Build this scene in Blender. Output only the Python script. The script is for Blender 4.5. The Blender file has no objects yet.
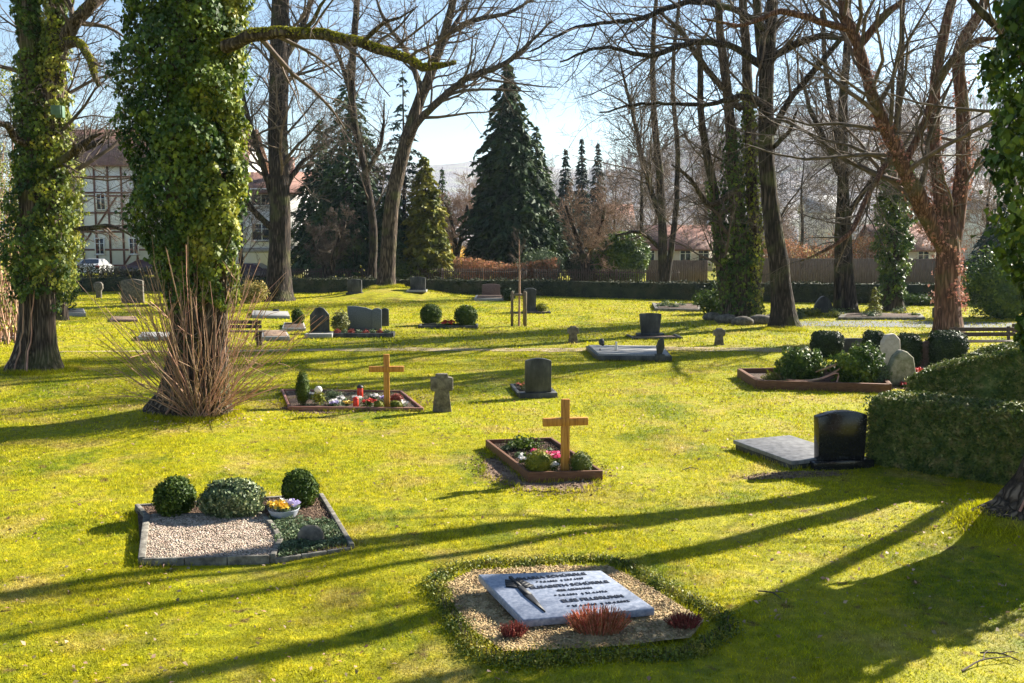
import bpy, math, random
import numpy as np
from mathutils import Vector, Matrix, noise as mnoise
R_ = math.radians
HAZE, SKY, SUNE, EXPO = .00014, .05, 5.0, 1.95
scene = bpy.context.scene
COL = scene.collection
# ---------------------------------------------------------------- camera model (35 mm lens, 3.4 m up the bank)
FPX, CH, HV = 1000.0, 3.4, 235.0
TH = math.atan((341.5 - HV) / FPX)
def ray(u, v):
    a, b = (u - 512) / FPX, -(v - 341.5) / FPX
    return np.array([a, math.cos(TH) + b * math.sin(TH), -math.sin(TH) + b * math.cos(TH)])
def G(u, v, z=0.0):
    d = ray(u, v); t = (CH - z) / -d[2]
    return np.array([d[0] * t, d[1] * t, z])
def AT(u, v, Y):
    d = ray(u, v); t = Y / d[1]
    return np.array([d[0] * t, Y, CH + d[2] * t])
def pm(Y, z=0.0):                      # pixels per metre at distance Y
    return FPX / (Y * math.cos(TH) + (CH - z) * math.sin(TH))
SUN_EL, SUN_AZ = R_(28), R_(55)        # azimuth measured from +Y towards +X
SUN = np.array([math.sin(SUN_AZ) * math.cos(SUN_EL), math.cos(SUN_AZ) * math.cos(SUN_EL), math.sin(SUN_EL)])
# ---------------------------------------------------------------- terrain
MOUNDS = [(*G(196, 412)[:2], .13, 1.3), (*G(392, 296)[:2], .55, 2.6), (5.95, 11.1, .28, .9), (*G(42, 368)[:2], .06, 1.2)]
def gz(x, y):
    x = np.asarray(x, float); y = np.asarray(y, float)
    z = .018 * np.sin(x * .9 + 1.3 * np.sin(y * .5)) * np.cos(y * .8 + .6) + .012 * np.sin(x * 2.3 + y * 1.7)
    z = z * np.clip((24 - y) / 6, 0, 1)
    for mx, my, a, r in MOUNDS:
        z = z + a * np.exp(-((x - mx) ** 2 + (y - my) ** 2) / (r * r))
    return z
# ---------------------------------------------------------------- mesh builder
def rotz(V, a):
    c, s = math.cos(a), math.sin(a); V = np.asarray(V, float)
    return np.stack([V[..., 0] * c - V[..., 1] * s, V[..., 0] * s + V[..., 1] * c, V[..., 2]], -1)
def unit(v):
    v = np.asarray(v, float); return v / (np.linalg.norm(v, axis=-1, keepdims=True) + 1e-12)
def vn(P, sc, seed=0):                 # cheap smooth noise, about -1..1
    r = np.random.RandomState(seed); out = 0
    for i in range(6):
        k = r.normal(size=3) * sc * (1 + .5 * i); out = out + np.sin(P @ k + r.uniform(0, 6.28)) / (1 + .5 * i)
    return out / 2.2
class MB:
    def __init__(s): s.v = []; s.f = []; s.n = 0
    def add(s, V, *Fs):
        V = np.asarray(V, float).reshape(-1, 3)
        for F in Fs:
            if isinstance(F, np.ndarray): s.f.append(F + s.n)
            else: s.f.extend([np.array([f]) + s.n for f in F])
        s.v.append(V); s.n += len(V); return s
    def hexa(s, B, T):                 # four bottom and four top corners, counter-clockwise seen from above
        return s.add(np.vstack([B, T]), np.array([[3, 2, 1, 0], [4, 5, 6, 7], [0, 1, 5, 4], [1, 2, 6, 5], [2, 3, 7, 6], [3, 0, 4, 7]]))
    def box(s, c, d, a=0.0):
        x, y, z = np.array(d) / 2
        q = np.array([[-x, -y, -z], [x, -y, -z], [x, y, -z], [-x, y, -z]]); t = q + [0, 0, 2 * z]
        return s.hexa(rotz(q, a) + c, rotz(t, a) + c)
    def beam(s, p, q, w, h):           # a board of width w (horizontal) and height h from p to q
        p, q = np.asarray(p, float), np.asarray(q, float); d = unit(q - p)
        n = np.cross(d, [0, 0, 1.0]); n = unit(n) if np.linalg.norm(n) > 1e-3 else np.array([1.0, 0, 0]); m = np.cross(n, d)
        a, b = n * w / 2, m * h / 2
        return s.hexa(np.array([p - a - b, p + a - b, q + a - b, q - a - b]), np.array([p - a + b, p + a + b, q + a + b, q - a + b]))
    def prism(s, out, y0, y1):         # outline in x,z pushed along y; outline counter-clockwise seen from -y
        n = len(out); o = np.array(out, float)
        A = np.stack([o[:, 0], np.full(n, y0), o[:, 1]], 1); B = A.copy(); B[:, 1] = y1
        s.add(np.vstack([A, B]), [list(range(n)), list(range(2 * n - 1, n - 1, -1))],
              np.array([[i, i + n, (i + 1) % n + n, (i + 1) % n] for i in range(n)])); return s
    def slab(s, out, z0, z1):          # outline in x,y pushed along z
        n = len(out); o = np.array(out, float)
        A = np.stack([o[:, 0], o[:, 1], np.full(n, z0)], 1); B = A.copy(); B[:, 2] = z1
        s.add(np.vstack([A, B]), [list(range(n - 1, -1, -1)), list(range(n, 2 * n))],
              np.array([[i, (i + 1) % n, (i + 1) % n + n, i + n] for i in range(n)])); return s
    def lathe(s, prof, n=20, c=(0, 0, 0), top=True):
        p = np.array(prof, float); k = len(p); a = np.arange(n) * 2 * np.pi / n
        V = np.stack([np.outer(p[:, 0], np.cos(a)), np.outer(p[:, 0], np.sin(a)), np.repeat(p[:, 1:2], n, 1)], -1).reshape(-1, 3) + c
        F = np.array([[i * n + j, i * n + (j + 1) % n, (i + 1) * n + (j + 1) % n, (i + 1) * n + j] for i in range(k - 1) for j in range(n)])
        caps = [list(range(n))[::-1]] + ([[(k - 1) * n + j for j in range(n)]] if top else [])
        return s.add(V, F, caps)
    def blob(s, c, r, lump=.1, sc=2.0, seed=0, n=16, flat=None):
        c, r = np.array(c, float), np.array(r, float) * np.ones(3); m = n // 2
        th = np.linspace(0, np.pi, m + 1)[:, None]; ph = (np.arange(n) * 2 * np.pi / n)[None]
        D = np.stack([np.sin(th) * np.cos(ph), np.sin(th) * np.sin(ph), np.cos(th) * np.ones_like(ph)], -1).reshape(-1, 3)
        V = D * r * (1 + lump * vn(D, sc, seed))[:, None] + c
        if flat is not None: V[:, 2] = np.maximum(V[:, 2], flat)
        F = np.array([[i * n + j, (i + 1) * n + j, (i + 1) * n + (j + 1) % n, i * n + (j + 1) % n] for i in range(m) for j in range(n)])
        return s.add(V, F)
    def tubes(s, polys, n=4, lump=0.0, seed=0, cap=False):
        g = {}
        for p, r in polys: g.setdefault(len(p), []).append((p, r))
        for k, L in g.items():
            P = np.array([p for p, _ in L]); Rr = np.array([r for _, r in L]); m = len(L)
            T = unit(np.gradient(P, axis=1)); av = np.abs(T.mean(1)[:, 2])
            ref = np.where((av > .7)[:, None], [[1.0, .1, 0]], [[.05, .05, 1.0]])[:, None, :]
            U = unit(np.cross(T, ref)); W = np.cross(T, U); a = np.arange(n) * 2 * np.pi / n
            rr = Rr[:, :, None] * np.ones(n)
            if lump:
                z = P[..., 2][:, :, None]; q = seed * 1.7
                rr = rr * (1 + lump * (np.sin(3 * a + q + z * .5) * .5 + np.sin(5 * a + 2 * q - z * .8) * .35 + np.sin(8 * a + z * 2.3 + q) * .2 + .2 * np.sin(z * 5 + 2 * a)))
            V = P[:, :, None] + rr[..., None] * (np.cos(a)[None, None, :, None] * U[:, :, None] + np.sin(a)[None, None, :, None] * W[:, :, None])
            i, j = np.meshgrid(np.arange(k - 1), np.arange(n), indexing='ij'); j2 = (j + 1) % n
            F = np.stack([i * n + j, i * n + j2, (i + 1) * n + j2, (i + 1) * n + j], -1).reshape(-1, 4)
            F = (F[None] + (np.arange(m) * k * n)[:, None, None]).reshape(-1, 4)
            s.add(V, F)
            if cap:
                s.f.extend([np.array([[q * k * n + (k - 1) * n + j for j in range(n)]]) + s.n - m * k * n for q in range(m)])
        return s
    def leaves(s, P, N, size, rng, aspect=.7, spread=.7, axis=None, fold=.15):
        P = np.asarray(P, float); m = len(P); n = unit(unit(N) + spread * rng.normal(size=(m, 3)))
        t = rng.normal(size=(m, 3)) if axis is None else axis + .35 * rng.normal(size=(m, 3))
        t = unit(t - (t * n).sum(1)[:, None] * n); b = np.cross(n, t)
        L = (size * rng.uniform(.45, 1.45, m))[:, None]; W = L * aspect
        A = P - t * L * .5; C = P + t * L * .5; M = P - t * L * .08 - n * L * fold
        V = np.stack([A, M + b * W * .5 + n * L * fold * 2, C, M - b * W * .5 + n * L * fold * 2], 1)
        return s.add(V, np.arange(4 * m).reshape(m, 4))
    def build(s, name, mat, parent=None, smooth=False, bevel=0, loc=None):
        V = np.vstack(s.v) if s.v else np.zeros((0, 3)); me = bpy.data.meshes.new(name)
        if loc is not None: V = V - np.array(loc)
        me.vertices.add(len(V)); me.vertices.foreach_set('co', V.astype(np.float32).ravel())
        sizes = np.concatenate([np.full(len(f), f.shape[1]) for f in s.f]); idx = np.concatenate([f.ravel() for f in s.f])
        me.loops.add(len(idx)); me.loops.foreach_set('vertex_index', idx.astype(np.int32))
        me.polygons.add(len(sizes)); st = np.concatenate([[0], np.cumsum(sizes)[:-1]])
        me.polygons.foreach_set('loop_start', st.astype(np.int32)); me.polygons.foreach_set('loop_total', sizes.astype(np.int32))
        if smooth: me.polygons.foreach_set('use_smooth', np.ones(len(sizes), bool))
        me.update(calc_edges=True); me.validate()
        o = bpy.data.objects.new(name, me); COL.objects.link(o)
        if mat: me.materials.append(mat)
        if parent: o.parent = parent
        if loc is not None and not parent: o.location = loc
        if bevel:
            b = o.modifiers.new('bevel', 'BEVEL'); b.width = bevel; b.segments = 2; b.limit_method = 'ANGLE'; b.angle_limit = R_(40)
        return o
def tag(o, label=None, cat=None, group=None, kind=None):
    for k, v in (('label', label), ('category', cat), ('group', group), ('kind', kind)):
        if v: o[k] = v
    return o
def thing(name, loc, label, cat, group=None, rz=0.0):
    o = bpy.data.objects.new(name, None); COL.objects.link(o); o.location = [float(c) for c in loc]; o.rotation_euler = (0, 0, rz)
    o.empty_display_size = .2
    return tag(o, label, cat, group)
def copy_tree(o, parent=None):
    c = o.copy(); COL.objects.link(c); c.parent = parent
    for ch in list(o.children): copy_tree(ch, c)
    return c
# ---------------------------------------------------------------- materials
MATS = {}
def pmat(name, cols, scale=5, detail=5, rough=.85, bump=.3, bscale=None, stretch=(1, 1, 1), island=0.0, transl=0.0, spec=.3,
         metal=0.0, world=False, vor=None, dist=.02, coat=0):
    if name in MATS: return MATS[name]
    m = bpy.data.materials.new(name); m.use_nodes = True; nt = m.node_tree; N, L = nt.nodes, nt.links
    b = N['Principled BSDF']; out = N['Material Output']
    b.inputs['Roughness'].default_value = rough; b.inputs['Specular IOR Level'].default_value = spec; b.inputs['Metallic'].default_value = metal
    b.inputs['Coat Weight'].default_value = coat
    if world: g = N.new('ShaderNodeNewGeometry'); src = g.outputs['Position']
    else: g = N.new('ShaderNodeTexCoord'); src = g.outputs['Object']
    mp = N.new('ShaderNodeMapping'); mp.inputs['Scale'].default_value = stretch; L.new(src, mp.inputs['Vector'])
    nz = N.new('ShaderNodeTexNoise'); nz.inputs['Scale'].default_value = scale; nz.inputs['Detail'].default_value = detail; nz.inputs['Roughness'].default_value = .62
    L.new(mp.outputs[0], nz.inputs['Vector'])
    cr = N.new('ShaderNodeValToRGB'); e = cr.color_ramp.elements
    k = len(cols); lo, hi = .34, .66
    for i, c in enumerate(cols):
        p = lo + (hi - lo) * i / max(1, k - 1)
        el = e[i] if i < 2 else e.new(p)
        el.position = p; el.color = (*c, 1)
    if k == 1: e[1].position = hi; e[1].color = (*cols[0], 1)
    L.new(nz.outputs['Fac'], cr.inputs['Fac']); col = cr.outputs['Color']
    if island:
        gi = N.new('ShaderNodeNewGeometry'); mr = N.new('ShaderNodeMapRange'); mr.inputs['To Min'].default_value = 1 - island; mr.inputs['To Max'].default_value = 1 + island
        L.new(gi.outputs['Random Per Island'], mr.inputs['Value'])
        hs = N.new('ShaderNodeHueSaturation'); L.new(mr.outputs[0], hs.inputs['Value'])
        m2 = N.new('ShaderNodeMapRange'); m2.inputs['To Min'].default_value = .5 + island * .05; m2.inputs['To Max'].default_value = .5 - island * .05
        L.new(gi.outputs['Random Per Island'], m2.inputs['Value']); L.new(m2.outputs[0], hs.inputs['Hue'])
        L.new(col, hs.inputs['Color']); col = hs.outputs['Color']
    L.new(col, b.inputs['Base Color'])
    if bump:
        bn = N.new('ShaderNodeTexNoise'); bn.inputs['Scale'].default_value = bscale or scale * 4; bn.inputs['Detail'].default_value = 6
        L.new(mp.outputs[0], bn.inputs['Vector']); h = bn.outputs['Fac']
        if vor:
            vo = N.new('ShaderNodeTexVoronoi'); vo.inputs['Scale'].default_value = vor; L.new(mp.outputs[0], vo.inputs['Vector'])
            mx = N.new('ShaderNodeMath'); mx.operation = 'MULTIPLY_ADD'; L.new(vo.outputs['Distance'], mx.inputs[0]); mx.inputs[1].default_value = 1.2; L.new(h, mx.inputs[2]); h = mx.outputs[0]
        bp = N.new('ShaderNodeBump'); bp.inputs['Strength'].default_value = bump; bp.inputs['Distance'].default_value = dist
        L.new(h, bp.inputs['Height']); L.new(bp.outputs[0], b.inputs['Normal'])
    if transl:
        tr = N.new('ShaderNodeBsdfTranslucent'); L.new(col, tr.inputs['Color']); mi = N.new('ShaderNodeMixShader'); mi.inputs[0].default_value = transl
        L.new(b.outputs[0], mi.inputs[1]); L.new(tr.outputs[0], mi.inputs[2]); L.new(mi.outputs[0], out.inputs['Surface'])
    MATS[name] = m; return m
def lawn_mat(name, blades):
    m = bpy.data.materials.new(name); m.use_nodes = True; nt = m.node_tree; N, L = nt.nodes, nt.links
    b = N['Principled BSDF']; out = N['Material Output']; b.inputs['Roughness'].default_value = .75; b.inputs['Specular IOR Level'].default_value = .15
    g = N.new('ShaderNodeNewGeometry')
    def nz(s, d=4, st=(1, 1, 1)):
        mp = N.new('ShaderNodeMapping'); mp.inputs['Scale'].default_value = st; L.new(g.outputs['Position'], mp.inputs['Vector'])
        n = N.new('ShaderNodeTexNoise'); n.inputs['Scale'].default_value = s; n.inputs['Detail'].default_value = d; n.inputs['Roughness'].default_value = .6; L.new(mp.outputs[0], n.inputs['Vector']); return n.outputs['Fac']
    def ramp(f, *st):
        cr = N.new('ShaderNodeValToRGB'); e = cr.color_ramp.elements
        for i, (p, c) in enumerate(st):
            el = e[i] if i < 2 else e.new(p); el.position = p; el.color = (*c, 1)
        L.new(f, cr.inputs['Fac']); return cr.outputs['Color']
    def mix(f, a, c):
        mx = N.new('ShaderNodeMix'); mx.data_type = 'RGBA'; L.new(f, mx.inputs[0]); L.new(a, mx.inputs[6]); L.new(c, mx.inputs[7]); return mx.outputs[2]
    base = ramp(nz(.55, 6, (1, .7, 1)), (.38, LAWN['green']), (.49, LAWN['yellow']), (.62, LAWN['moss']))
    fine = ramp(nz(7, 6), (.36, (.07, .10, .008)), (.5, LAWN['green']), (.62, LAWN['yellow']))
    half = N.new('ShaderNodeValue'); half.outputs[0].default_value = .45
    c = mix(half.outputs[0], base, fine)
    dry = ramp(nz(.9, 7), (.52, (0, 0, 0)), (.68, (.75, .75, .75)))
    drc = ramp(nz(12, 3), (.4, (.36, .25, .05)), (.6, (.58, .45, .13)))
    c = mix(dry, c, drc)
    spots = ramp(nz(3.1, 6), (.61, (0, 0, 0)), (.68, (.85, .85, .85)))
    spc = ramp(nz(30, 3), (.4, (.10, .055, .025)), (.6, (.22, .13, .05)))
    c = mix(spots, c, spc)
    if blades:
        mr = N.new('ShaderNodeMapRange'); mr.inputs['To Min'].default_value = .45; mr.inputs['To Max'].default_value = 1.6; L.new(g.outputs['Random Per Island'], mr.inputs['Value'])
        hs = N.new('ShaderNodeHueSaturation'); L.new(mr.outputs[0], hs.inputs['Value']); L.new(c, hs.inputs['Color']); c = hs.outputs['Color']
        tr = N.new('ShaderNodeBsdfTranslucent'); L.new(c, tr.inputs['Color']); mi = N.new('ShaderNodeMixShader'); mi.inputs[0].default_value = .35
        L.new(b.outputs[0], mi.inputs[1]); L.new(tr.outputs[0], mi.inputs[2]); L.new(mi.outputs[0], out.inputs['Surface'])
    else:
        bp = N.new('ShaderNodeBump'); bp.inputs['Strength'].default_value = .6; bp.inputs['Distance'].default_value = .05; L.new(nz(38, 5), bp.inputs['Height']); L.new(bp.outputs[0], b.inputs['Normal'])
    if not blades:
        dk = N.new('ShaderNodeHueSaturation'); dk.inputs['Value'].default_value = .72; L.new(c, dk.inputs['Color']); c = dk.outputs['Color']  # ground colour darkened to stand for shade between the grass blades
    L.new(c, b.inputs['Base Color']); return m
def bark_mat(name, cols, sc=12.0, bump=1.0, dist=.05):
    m = bpy.data.materials.new(name); m.use_nodes = True; nt = m.node_tree; N, L = nt.nodes, nt.links; b = N['Principled BSDF']; b.inputs['Roughness'].default_value = .95; b.inputs['Specular IOR Level'].default_value = .15
    g = N.new('ShaderNodeTexCoord'); mp = N.new('ShaderNodeMapping'); mp.inputs['Scale'].default_value = (1, 1, .11); L.new(g.outputs['Object'], mp.inputs['Vector'])
    wn = N.new('ShaderNodeTexNoise'); wn.inputs['Scale'].default_value = 5; wn.inputs['Detail'].default_value = 3; L.new(mp.outputs[0], wn.inputs['Vector'])
    va = N.new('ShaderNodeVectorMath'); va.operation = 'MULTIPLY_ADD'; L.new(wn.outputs['Color'], va.inputs[0]); va.inputs[1].default_value = (.22, .22, .22); L.new(mp.outputs[0], va.inputs[2])
    vo = N.new('ShaderNodeTexVoronoi'); vo.feature = 'DISTANCE_TO_EDGE'; vo.inputs['Scale'].default_value = sc; L.new(va.outputs[0], vo.inputs['Vector'])
    n2 = N.new('ShaderNodeTexNoise'); n2.inputs['Scale'].default_value = 16; n2.inputs['Detail'].default_value = 6; L.new(mp.outputs[0], n2.inputs['Vector'])
    r1 = N.new('ShaderNodeMapRange'); L.new(vo.outputs['Distance'], r1.inputs['Value']); r1.inputs['From Max'].default_value = .30
    mm = N.new('ShaderNodeMath'); mm.operation = 'MULTIPLY_ADD'; L.new(n2.outputs['Fac'], mm.inputs[0]); mm.inputs[1].default_value = 1.5; L.new(r1.outputs[0], mm.inputs[2])
    cr = N.new('ShaderNodeValToRGB'); e = cr.color_ramp.elements; e[0].position = .35; e[0].color = (*cols[0], 1); e[1].position = 1.0; e[1].color = (*cols[2], 1); q = e.new(.7); q.color = (*cols[1], 1)
    md = N.new('ShaderNodeMath'); md.operation = 'DIVIDE'; L.new(mm.outputs[0], md.inputs[0]); md.inputs[1].default_value = 2.0; L.new(md.outputs[0], cr.inputs['Fac'])
    n3 = N.new('ShaderNodeTexNoise'); n3.inputs['Scale'].default_value = 1.1; n3.inputs['Detail'].default_value = 4; L.new(g.outputs['Object'], n3.inputs['Vector']); cg = N.new('ShaderNodeValToRGB'); cg.color_ramp.elements[0].position = .52; cg.color_ramp.elements[0].color = (0, 0, 0, 1); cg.color_ramp.elements[1].position = .68; cg.color_ramp.elements[1].color = (.55, .55, .55, 1); L.new(n3.outputs['Fac'], cg.inputs['Fac'])
    mx = N.new('ShaderNodeMix'); mx.data_type = 'RGBA'; L.new(cg.outputs['Color'], mx.inputs[0]); L.new(cr.outputs['Color'], mx.inputs[6]); mx.inputs[7].default_value = (.10, .11, .035, 1); L.new(mx.outputs[2], b.inputs['Base Color'])
    bp = N.new('ShaderNodeBump'); bp.inputs['Strength'].default_value = bump; bp.inputs['Distance'].default_value = dist; L.new(md.outputs[0], bp.inputs['Height']); L.new(bp.outputs[0], b.inputs['Normal']); return m
LAWN = dict(green=(.20, .24, .005), yellow=(.51, .44, .008), moss=(.44, .43, .007))
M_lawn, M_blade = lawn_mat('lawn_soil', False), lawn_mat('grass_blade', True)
BARK = bark_mat('bark_grey_brown', [(.022, .016, .012), (.085, .063, .046), (.21, .16, .12)])
BARKD = bark_mat('bark_dark', [(.012, .010, .008), (.045, .034, .028), (.12, .09, .072)], 11)
BARKR = bark_mat('bark_reddish', [(.05, .025, .018), (.15, .075, .052), (.28, .16, .12)], 11)
TWIG = pmat('twig_brown', [(.06, .045, .036), (.14, .105, .08)], 3, 2, .9, 0, island=.3)
TWIGP = pmat('twig_pale', [(.25, .14, .09), (.46, .29, .19)], 3, 2, .8, 0, island=.45)
TWIGR = pmat('twig_russet', [(.15, .095, .065), (.26, .17, .115)], 3, 2, .9, 0, island=.3)
IVY = pmat('ivy_leaf', [(.022, .055, .010), (.06, .11, .015), (.16, .22, .025)], 1.6, 4, .55, 0, island=.5, transl=.2, spec=.25, world=True)
IVYY = pmat('ivy_leaf_lit_yellowish', [(.05, .09, .012), (.17, .21, .02), (.36, .34, .05)], 1.3, 4, .5, 0, island=.5, transl=.3, spec=.3, world=True)  # brighter tone paints sunlight onto the ivy; also the yellow thicket leaves
DEADL = pmat('dead_ivy_leaf', [(.24, .10, .07), (.42, .22, .15)], 3, 3, .8, 0, island=.4, transl=.3)
NEEDLE = pmat('spruce_needle', [(.012, .034, .012), (.026, .060, .018), (.07, .11, .025)], .6, 4, .7, 0, island=.4, transl=.1, world=True)
NEEDLEB = pmat('blue_green_needle', [(.016, .035, .028), (.03, .055, .04)], .6, 4, .7, 0, island=.4, transl=.1, world=True)
NEEDLEY = pmat('yellow_green_needle', [(.07, .10, .015), (.16, .17, .02), (.27, .24, .03)], .5, 4, .7, 0, island=.4, transl=.2, world=True)
BOXL = pmat('box_leaf', [(.03, .065, .010), (.085, .13, .016)], 5, 3, .6, 0, island=.5, transl=.22, spec=.2, world=True)
BOXY = pmat('yellow_green_leaf', [(.10, .13, .012), (.26, .25, .02)], 5, 3, .6, 0, island=.4, transl=.25, world=True)
SAGE = pmat('grey_green_leaf', [(.06, .10, .04), (.15, .20, .10)], 8, 3, .6, 0, island=.45, transl=.2, world=True)
HEDGEL = pmat('hedge_leaf_olive', [(.04, .075, .012), (.10, .14, .025), (.26, .23, .08)], 7, 5, .6, 0, island=.5, transl=.15, world=True)
HEDGED = pmat('hedge_leaf_dark', [(.016, .026, .010), (.04, .05, .018), (.07, .065, .03)], 1.5, 5, .7, 0, island=.5, transl=.1, world=True)
GRAN = pmat('granite_sky_tinted', [(.15, .175, .235), (.22, .25, .32), (.31, .335, .40)], 26, 8, .38, .12, 90, dist=.003)  # blue of the reflected sky put into the stone colour
GRANP = pmat('granite_pale', [(.20, .195, .185), (.34, .33, .31)], 30, 5, .65, .15, 90, dist=.003)
SLATE = pmat('slate_blue_grey', [(.07, .08, .095), (.13, .145, .165)], 30, 5, .45, .1, 60, dist=.003)
DARKST = pmat('stone_dark', [(.018, .02, .02), (.045, .046, .046), (.10, .10, .092)], 4, 9, .5, .25, 40, (1, 1, .45), dist=.004)
BLACK = pmat('stone_black_polished', [(.010, .010, .011), (.02, .02, .022)], 60, 3, .18, .03, 90, dist=.001, spec=.5)
WEATH = pmat('stone_weathered', [(.055, .05, .042), (.12, .105, .085), (.20, .18, .14)], 9, 6, .9, .5, 30, dist=.012)
MOSSST = pmat('stone_mossy', [(.11, .12, .07), (.22, .21, .15), (.33, .31, .26)], 7, 6, .9, .5, 30, dist=.015)
SANDST = pmat('stone_sand_pale', [(.36, .31, .26), (.52, .46, .40)], 9, 6, .85, .5, 30, dist=.012)
KERB = pmat('kerb_stone', [(.07, .065, .055), (.16, .145, .12), (.26, .24, .20)], 10, 7, .9, .6, 40, dist=.01)
REDST = pmat('stone_red_brown', [(.10, .055, .045), (.20, .12, .10)], 25, 5, .5, .15, 60, dist=.004)
SHADEST = pmat('letter_dark', [(.012, .012, .014)], 5, 2, .6, 0)
CROSSW = pmat('wood_oiled_orange', [(.26, .10, .018), (.46, .20, .035), (.56, .28, .06)], 3, 6, .5, .2, 14, (14, 14, 1), dist=.003)
FRAMEW = pmat('wood_frame_brown', [(.09, .038, .02), (.17, .08, .04)], 3, 6, .7, .3, 14, (2, 12, 12), dist=.004)
FRAMER = pmat('wood_frame_pinkish', [(.17, .075, .055), (.30, .15, .12)], 3, 6, .7, .3, 14, (2, 12, 12), dist=.004)
BENCHW = pmat('wood_bench_dark', [(.05, .032, .024), (.11, .075, .055)], 4, 6, .7, .3, 14, (2, 10, 10), dist=.004)
FENCEW = pmat('wood_fence_weathered', [(.13, .085, .06), (.24, .16, .11)], 3, 6, .85, .3, 14, (8, 8, 1), dist=.004)
STAKE = pmat('wood_stake', [(.11, .085, .06), (.22, .17, .12)], 3, 6, .8, .3, 14, (8, 8, 1), dist=.004)
SOIL = pmat('garden_soil', [(.028, .017, .012), (.075, .046, .03), (.13, .085, .06)], 14, 7, .95, 1.0, 40, dist=.03)
EARTH = pmat('bare_earth', [(.10, .065, .045), (.20, .13, .09), (.30, .21, .13)], 5, 7, .95, .8, 40, dist=.02, world=True)
PATH = pmat('footpath_sand', [(.22, .16, .09), (.36, .27, .16), (.30, .27, .10)], 1.2, 7, .95, .5, 30, dist=.01, world=True)
ASPH = pmat('asphalt_path', [(.10, .11, .115), (.17, .18, .19)], 4, 6, .9, .4, 60, dist=.01, world=True)
PEBBLE = pmat('gravel_pebble', [(.30, .22, .16), (.50, .42, .33)], 9, 3, .7, 0, island=.45)
PEBBLEO = pmat('gravel_pebble_ochre', [(.22, .15, .07), (.45, .34, .17)], 9, 3, .7, 0, island=.4)
HEATHER = pmat('heather_red', [(.50, .13, .05), (.70, .33, .17)], 20, 3, .8, 0, island=.5, transl=.35)
HEATHD = pmat('heather_dark_red', [(.18, .035, .025), (.34, .09, .06)], 20, 3, .7, 0, island=.4, transl=.2)
WHITEF = pmat('petal_white', [(.75, .72, .68)], 5, 2, .6, 0, transl=.25)
PINKF = pmat('petal_pink', [(.62, .05, .17), (.75, .13, .28)], 5, 2, .6, 0, transl=.25)
YELF = pmat('petal_yellow', [(.75, .45, .03), (.80, .58, .08)], 5, 2, .6, 0, transl=.25)
REDF = pmat('petal_red', [(.50, .03, .03), (.65, .07, .05)], 5, 2, .6, 0, transl=.2)
VIOF = pmat('petal_violet', [(.35, .28, .55), (.55, .50, .70)], 5, 2, .6, 0, transl=.25)
REDGL = pmat('lantern_red', [(.55, .04, .02), (.68, .08, .04)], 5, 2, .25, 0, transl=.3, spec=.5)
GOLDM = pmat('lantern_metal', [(.45, .36, .18)], 5, 2, .35, 0, metal=.8)
ZINC = pmat('zinc_bowl', [(.30, .33, .38), (.42, .45, .50)], 12, 3, .5, .1, 40, dist=.002)
MOSS = pmat('moss', [(.16, .18, .012), (.36, .33, .03)], 6, 5, .9, .8, 40, dist=.02, island=.3, transl=.2)
LEAFB = pmat('fallen_leaf', [(.22, .13, .07), (.45, .33, .22)], 3, 2, .7, 0, island=.6, transl=.2, world=True)
WHITEW = pmat('render_white', [(.66, .64, .62), (.76, .75, .73)], 1.5, 5, .9, .2, 30, dist=.01)
BEIGEW = pmat('render_beige', [(.60, .52, .45), (.70, .62, .54)], 1.5, 5, .9, .2, 30, dist=.01)
TIMBER = pmat('timber_frame', [(.10, .04, .03), (.17, .075, .055)], 4, 4, .8, .2, 20, dist=.01)
ROOFT = pmat('roof_tile_red', [(.15, .075, .06), (.25, .13, .10)], 3, 5, .8, .5, 6, (1, 1, 1), dist=.05)
ROOFG = pmat('roof_tile_grey', [(.24, .24, .25), (.36, .36, .37)], 3, 5, .8, .5, 6, dist=.05)
PLINTH = pmat('wall_grey', [(.26, .25, .24), (.36, .35, .33)], 3, 5, .9, .3, 20, dist=.01)
GLASS = pmat('window_glass', [(.03, .04, .055)], 5, 2, .08, 0, spec=.6)
FRAMEP = pmat('window_frame_white', [(.75, .75, .74)], 5, 2, .5, 0)
CARW = pmat('car_paint_white', [(.74, .75, .77)], 5, 2, .3, 0, coat=.6)
CARD = pmat('car_paint_dark_red', [(.05, .012, .014)], 5, 2, .3, 0, coat=.6)
TYRE = pmat('rubber', [(.02, .02, .02)], 5, 2, .8, 0)
LAMPR = pmat('rear_lamp_red', [(.5, .02, .02)], 5, 2, .2, 0)
PLATE = pmat('number_plate', [(.7, .7, .68)], 5, 2, .5, 0)
CHROME = pmat('metal_grey', [(.35, .35, .36)], 5, 2, .35, 0, metal=.8)
GREENB = pmat('nest_box_green', [(.07, .13, .09), (.12, .20, .14)], 8, 4, .7, .2, 20, dist=.004)
HILLM = pmat('hill_woodland_hazed', [(.19, .17, .18), (.28, .26, .27), (.30, .31, .23)], .045, 9, .95, 1.0, .35, world=True, dist=5)  # lightened so that part of the distance haze sits in the colour
FARTW = pmat('far_twig_hazed', [(.22, .20, .21), (.33, .31, .32)], .02, 4, .9, 0, world=True)  # paler copy of the twig colour with haze painted in
ORANGEH = pmat('dry_beech_leaf', [(.26, .12, .055), (.42, .23, .11)], 2, 4, .8, 0, island=.5, transl=.3, world=True)
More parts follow.
